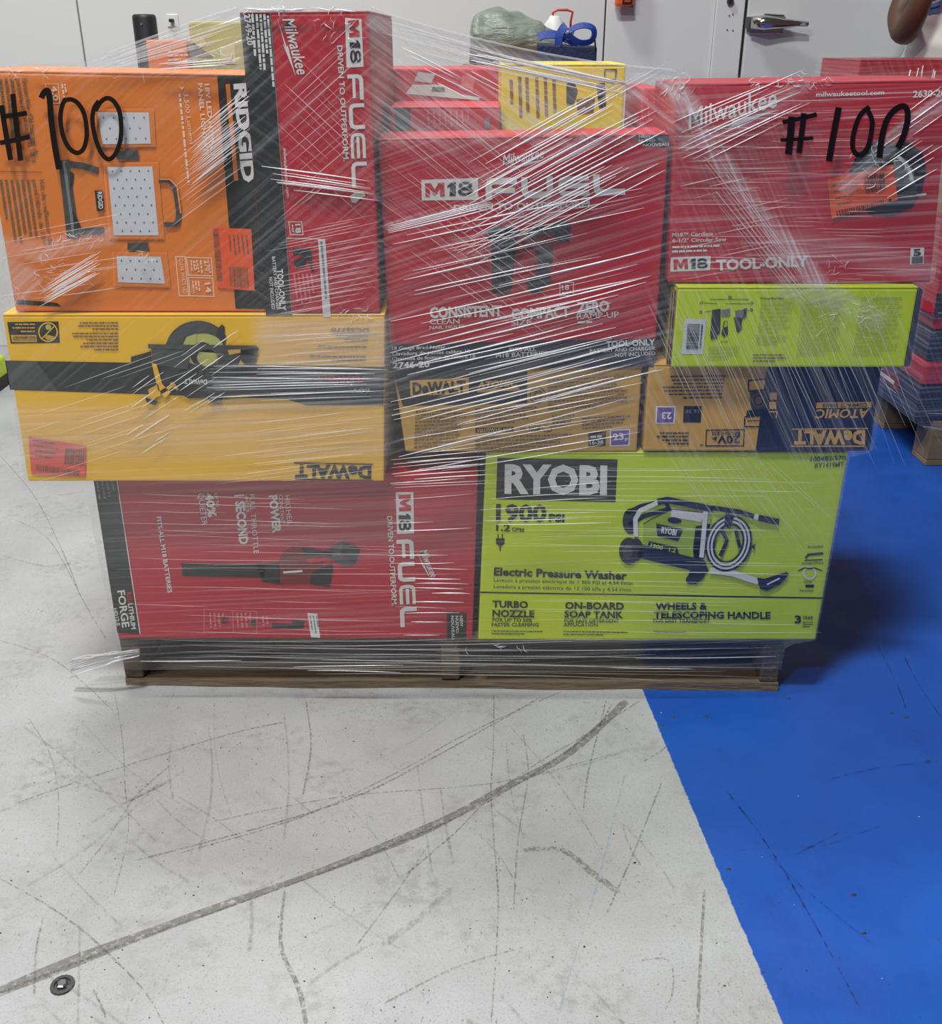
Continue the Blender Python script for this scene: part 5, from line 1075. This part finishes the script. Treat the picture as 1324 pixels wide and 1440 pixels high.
m = MB(); m.loft([[Vector((jx + r_ * math.cos(a), jy + r_ * math.sin(a), z)) for a in [2 * math.pi * k / 20 for k in range(20)]] for r_, z in ((.036, zt), (.038, zt + .01), (.038, zj - .03), (.02, zj - .008), (.016, zj))], 'white'); m.build('body', jg, smooth=True)
m = MB(); m.tube([P(778, 34, jy), P(777, 18, jy), P(784, 14, jy), P(797, 14, jy), P(805, 17, jy), P(802, 30, jy), P(802, 40, jy)], .004, 'wire_red', n=8); m.build('wire_handle', jg, smooth=True)

# ================================================================== PERSON behind the right stack, one arm raised
PY = 4.02; PSC = 1.12; pcx = P(1352, 40, PY).x
pr = thing('person', 'person in off-white printed T-shirt with arm raised, behind the right stack', 'person', (pcx, PY, 0))
pr.scale = (PSC, PSC, PSC)
el = (P(1269, 51, PY - .10) - Vector((pcx, PY, 0))) / PSC + Vector((pcx, 0, 0))
def V(x, y, z): return Vector((x, y, z))
nodes = [V(0, 0, .86), V(0, .0, 1.0), V(0, .01, 1.14), V(0, .02, 1.26), V(0, .01, 1.34), V(0, -.005, 1.42), V(0, -.015, 1.50), V(0, -.01, 1.58),   # pelvis .. head
         V(-.15, .01, 1.26), V(el.x - pcx + .008, -.02, 1.15), V(el.x - pcx, -.10, el.z), V(el.x - pcx + .004, -.17, 1.17), V(el.x - pcx + .02, -.2, 1.28), V(el.x - pcx + .03, -.205, 1.33),
         V(.13, .01, 1.26), V(.21, .0, 1.12), V(.23, -.02, 1.0), V(.22, -.08, .88), V(.21, -.11, .79), V(.21, -.12, .75),
         V(-.085, 0, .80), V(-.095, -.005, .46), V(-.095, .02, .09), V(-.1, -.09, .035), V(.085, 0, .80), V(.095, -.005, .46), V(.095, .02, .09), V(.1, -.09, .035)]
rads = [(.14, .11), (.13, .10), (.14, .10), (.14, .09), (.052, .052), (.07, .08), (.08, .095), (.06, .075), (.06, .06), (.045, .045), (.044, .044), (.036, .036), (.027, .025), (.028, .018), (.06, .06), (.05, .05), (.045, .045), (.036, .036), (.028, .024), (.028, .018),
        (.085, .09), (.058, .062), (.04, .042), (.036, .03), (.085, .09), (.058, .062), (.04, .042), (.036, .03)]
edges = [(0, 1), (1, 2), (2, 3), (3, 4), (4, 5), (5, 6), (6, 7), (3, 8), (8, 9), (9, 10), (10, 11), (11, 12), (12, 13), (3, 14), (14, 15), (15, 16), (16, 17), (17, 18), (18, 19), (0, 20), (20, 21), (21, 22), (22, 23), (0, 24), (24, 25), (25, 26), (26, 27)]
def fingers(base, dirv, side, out):          # four bent fingers and a thumb rooted in the palm
    q = dirv.cross(side).normalized()
    for k, ln in enumerate((.052, .06, .056, .045)):
        a = base + side * (-.022 + .015 * k); i0 = len(nodes); nodes.extend([a + dirv * .018, a + dirv * (.018 + ln * .5) + q * .008, a + dirv * (.01 + ln) + q * .03]); rads.extend([(.009, .009), (.0085, .0085), (.0075, .0075)]); edges.extend([(out, i0), (i0, i0 + 1), (i0 + 1, i0 + 2)])
    i0 = len(nodes); nodes.extend([base - side * .036 - dirv * .012 + q * .01, base - side * .042 + dirv * .02 + q * .028]); rads.extend([(.011, .011), (.009, .009)]); edges.extend([(out, i0), (i0, i0 + 1)])
fingers(nodes[13], V(.2, -.1, 1).normalized(), V(1, .2, -.2).normalized(), 13); fingers(nodes[19], V(0, -.2, -1).normalized(), V(0, 1, -.2).normalized(), 19)
me = bpy.data.meshes.new('body'); me.from_pydata(nodes, edges, []); bo = bpy.data.objects.new('body', me); col.objects.link(bo); bo.parent = pr
sk_ = bo.modifiers.new('skin', 'SKIN'); lay = me.skin_vertices[0].data
for i, r_ in enumerate(rads): lay[i].radius = r_; lay[i].use_root = (i == 0)
sk_.use_smooth_shade = True; ss = bo.modifiers.new('smooth', 'SUBSURF'); ss.levels = 2; ss.render_levels = 2
me.materials.append(MATS['skin'])
def tor(z, rx, ry, oy=0, n=36, wr=.0):
    return [V(rx * math.copysign(abs(math.cos(a)) ** .8, math.cos(a)), oy + ry * math.copysign(abs(math.sin(a)) ** .85, math.sin(a)), z) * 1 + V(math.cos(a), math.sin(a), 0) * wr * noise.noise(V(math.cos(a) * 2.2, math.sin(a) * 2.2, z * 26)) for a in [2 * math.pi * k / n for k in range(n)]]
m = MB(); rows = [(.80, .178, .135, 0), (.82, .18, .137, 0), (.88, .172, .132, 0), (.93, .176, .14, 0), (.96, .166, .128, 0), (1.0, .17, .134, 0), (1.04, .163, .126, .0), (1.1, .168, .128, .005), (1.18, .178, .126, .01), (1.25, .18, .118, .015), (1.30, .15, .10, .015), (1.335, .085, .075, .01), (1.35, .07, .07, .008)]
rr = spline(rows, 4); m.loft([tor(z, rx, ry, oy, wr=.012) for z, rx, ry, oy in rr], 'shirt', cap=False)
sh = m.build('t_shirt', None, smooth=True); sh.parent = pr; sm = sh.modifiers.new('cloth', 'SOLIDIFY'); sm.thickness = .004
bvh = BVHTree.FromPolygons([v.co.copy() for v in sh.data.vertices], [tuple(p.vertices) for p in sh.data.polygons])
for sgn, pts in ((-1, [V(-.12, .012, 1.27), V(-.15, .005, 1.245), V(-.168, .0, 1.215)]), (1, [V(.12, .012, 1.27), V(.17, .01, 1.2), V(.212, .0, 1.11)])):
    m = MB(); m.tube(pts, [.075, .072, .068], 'shirt', n=20); o = m.build('sleeve', None, smooth=True); o.parent = sh
def decal(name, polys):
    m = MB()
    for pts, mt in polys:
        vs = []
        for px, py in pts:
            a = (P(px, py, PY - .3) - V(pcx, PY, 0)) / PSC; h = bvh.ray_cast(a, (P(px, py, PY) - P(px, py, PY - .3)).normalized()); vs.append(None if h[0] is None else h[0] + V(0, -.0035, 0))
        if None in vs: continue
        k = len(vs) // 2; m.add(vs, [(i, i + 1, 2 * k - 2 - i, 2 * k - 1 - i) for i in range(k - 1)], mt)
    o = m.build(name, None); o.parent = sh
def band(pts, wd):
    pts = spline(pts, 5); a = [(x, y - wd / 2) for x, y in pts]; b = [(x, y + wd / 2) for x, y in pts]; return a + b[::-1]
decal('shirt_print', [(band([(1292, 18), (1296, 12), (1302, 12)], 9), 'shirt_red'), (band([(1300, 8), (1312, 7), (1326, 1), (1336, -6)], 6), 'shirt_blue'), (band([(1298, 13), (1310, 12), (1324, 7), (1338, -2)], 2), 'shirt_ink'), (band([(1302, 18), (1312, 16), (1326, 12), (1340, 8)], 6), 'shirt_blue'), (band([(1306, 0), (1314, -4), (1324, -8)], 5), 'shirt_red'), (band([(1320, 10), (1330, 4)], 6), 'shirt_red')])
m = MB(); m.loft([tor(z, rx, ry, oy) for z, rx, ry, oy in ((.79, .165, .125, 0), (.86, .17, .128, 0), (.93, .16, .122, 0))], 'jeans', cap=False)
for sgn in (-1, 1): m.tube([V(.085 * sgn, 0, .86), V(.088 * sgn, 0, .7), V(.095 * sgn, -.004, .46), V(.096 * sgn, .015, .2), V(.096 * sgn, .02, .06)], [.1, .1, .075, .065, .062], 'jeans', n=20)
o = m.build('trousers', None, smooth=True); o.parent = pr
for sgn in (-1, 1):
    m = MB(); m.loft([[V(.098 * sgn + .042 * k_ * math.cos(a), -.045 + .125 * k_ * math.sin(a), z) for a in [2 * math.pi * k / 20 for k in range(20)]] for k_, z in ((1, .0), (1.04, .015), (1.0, .045), (.75, .075))], 'rubber'); o = m.build('shoe', None, smooth=True); o.parent = pr
m = MB(); m.loft([[V(.093 * f_ * math.cos(a), .0 + .108 * f_ * math.sin(a), z) for a in [2 * math.pi * k / 24 for k in range(24)]] for f_, z in ((.95, 1.54), (1.0, 1.58), (.86, 1.63), (.5, 1.665), (.05, 1.675))], 'hair', cap=False); o = m.build('hair', None, smooth=True); o.parent = pr
for sgn in (-1, 1):
    m = MB(); m.tube([V(.032 * sgn, -.108, 1.515), V(.032 * sgn, -.118, 1.515)], [.011, .004], 'white', n=10); ey = m.build('eye', None, smooth=True); ey.parent = pr
    m = MB(); m.tube([V(.083 * sgn, -.01, 1.48), V(.092 * sgn, .0, 1.5), V(.086 * sgn, .005, 1.53)], [.012, .016, .012], 'skin', n=8); o = m.build('ear', None, smooth=True); o.parent = pr
m = MB(); m.tube([V(0, -.108, 1.52), V(0, -.125, 1.485), V(0, -.108, 1.475)], [.008, .014, .008], 'skin', n=8); o = m.build('nose', None, smooth=True); o.parent = pr
m = MB(); m.tube([V(-.025, -.1, 1.448), V(0, -.108, 1.446), V(.025, -.1, 1.448)], [.004, .008, .004], 'mid_red', n=6); o = m.build('mouth', None, smooth=True); o.parent = pr
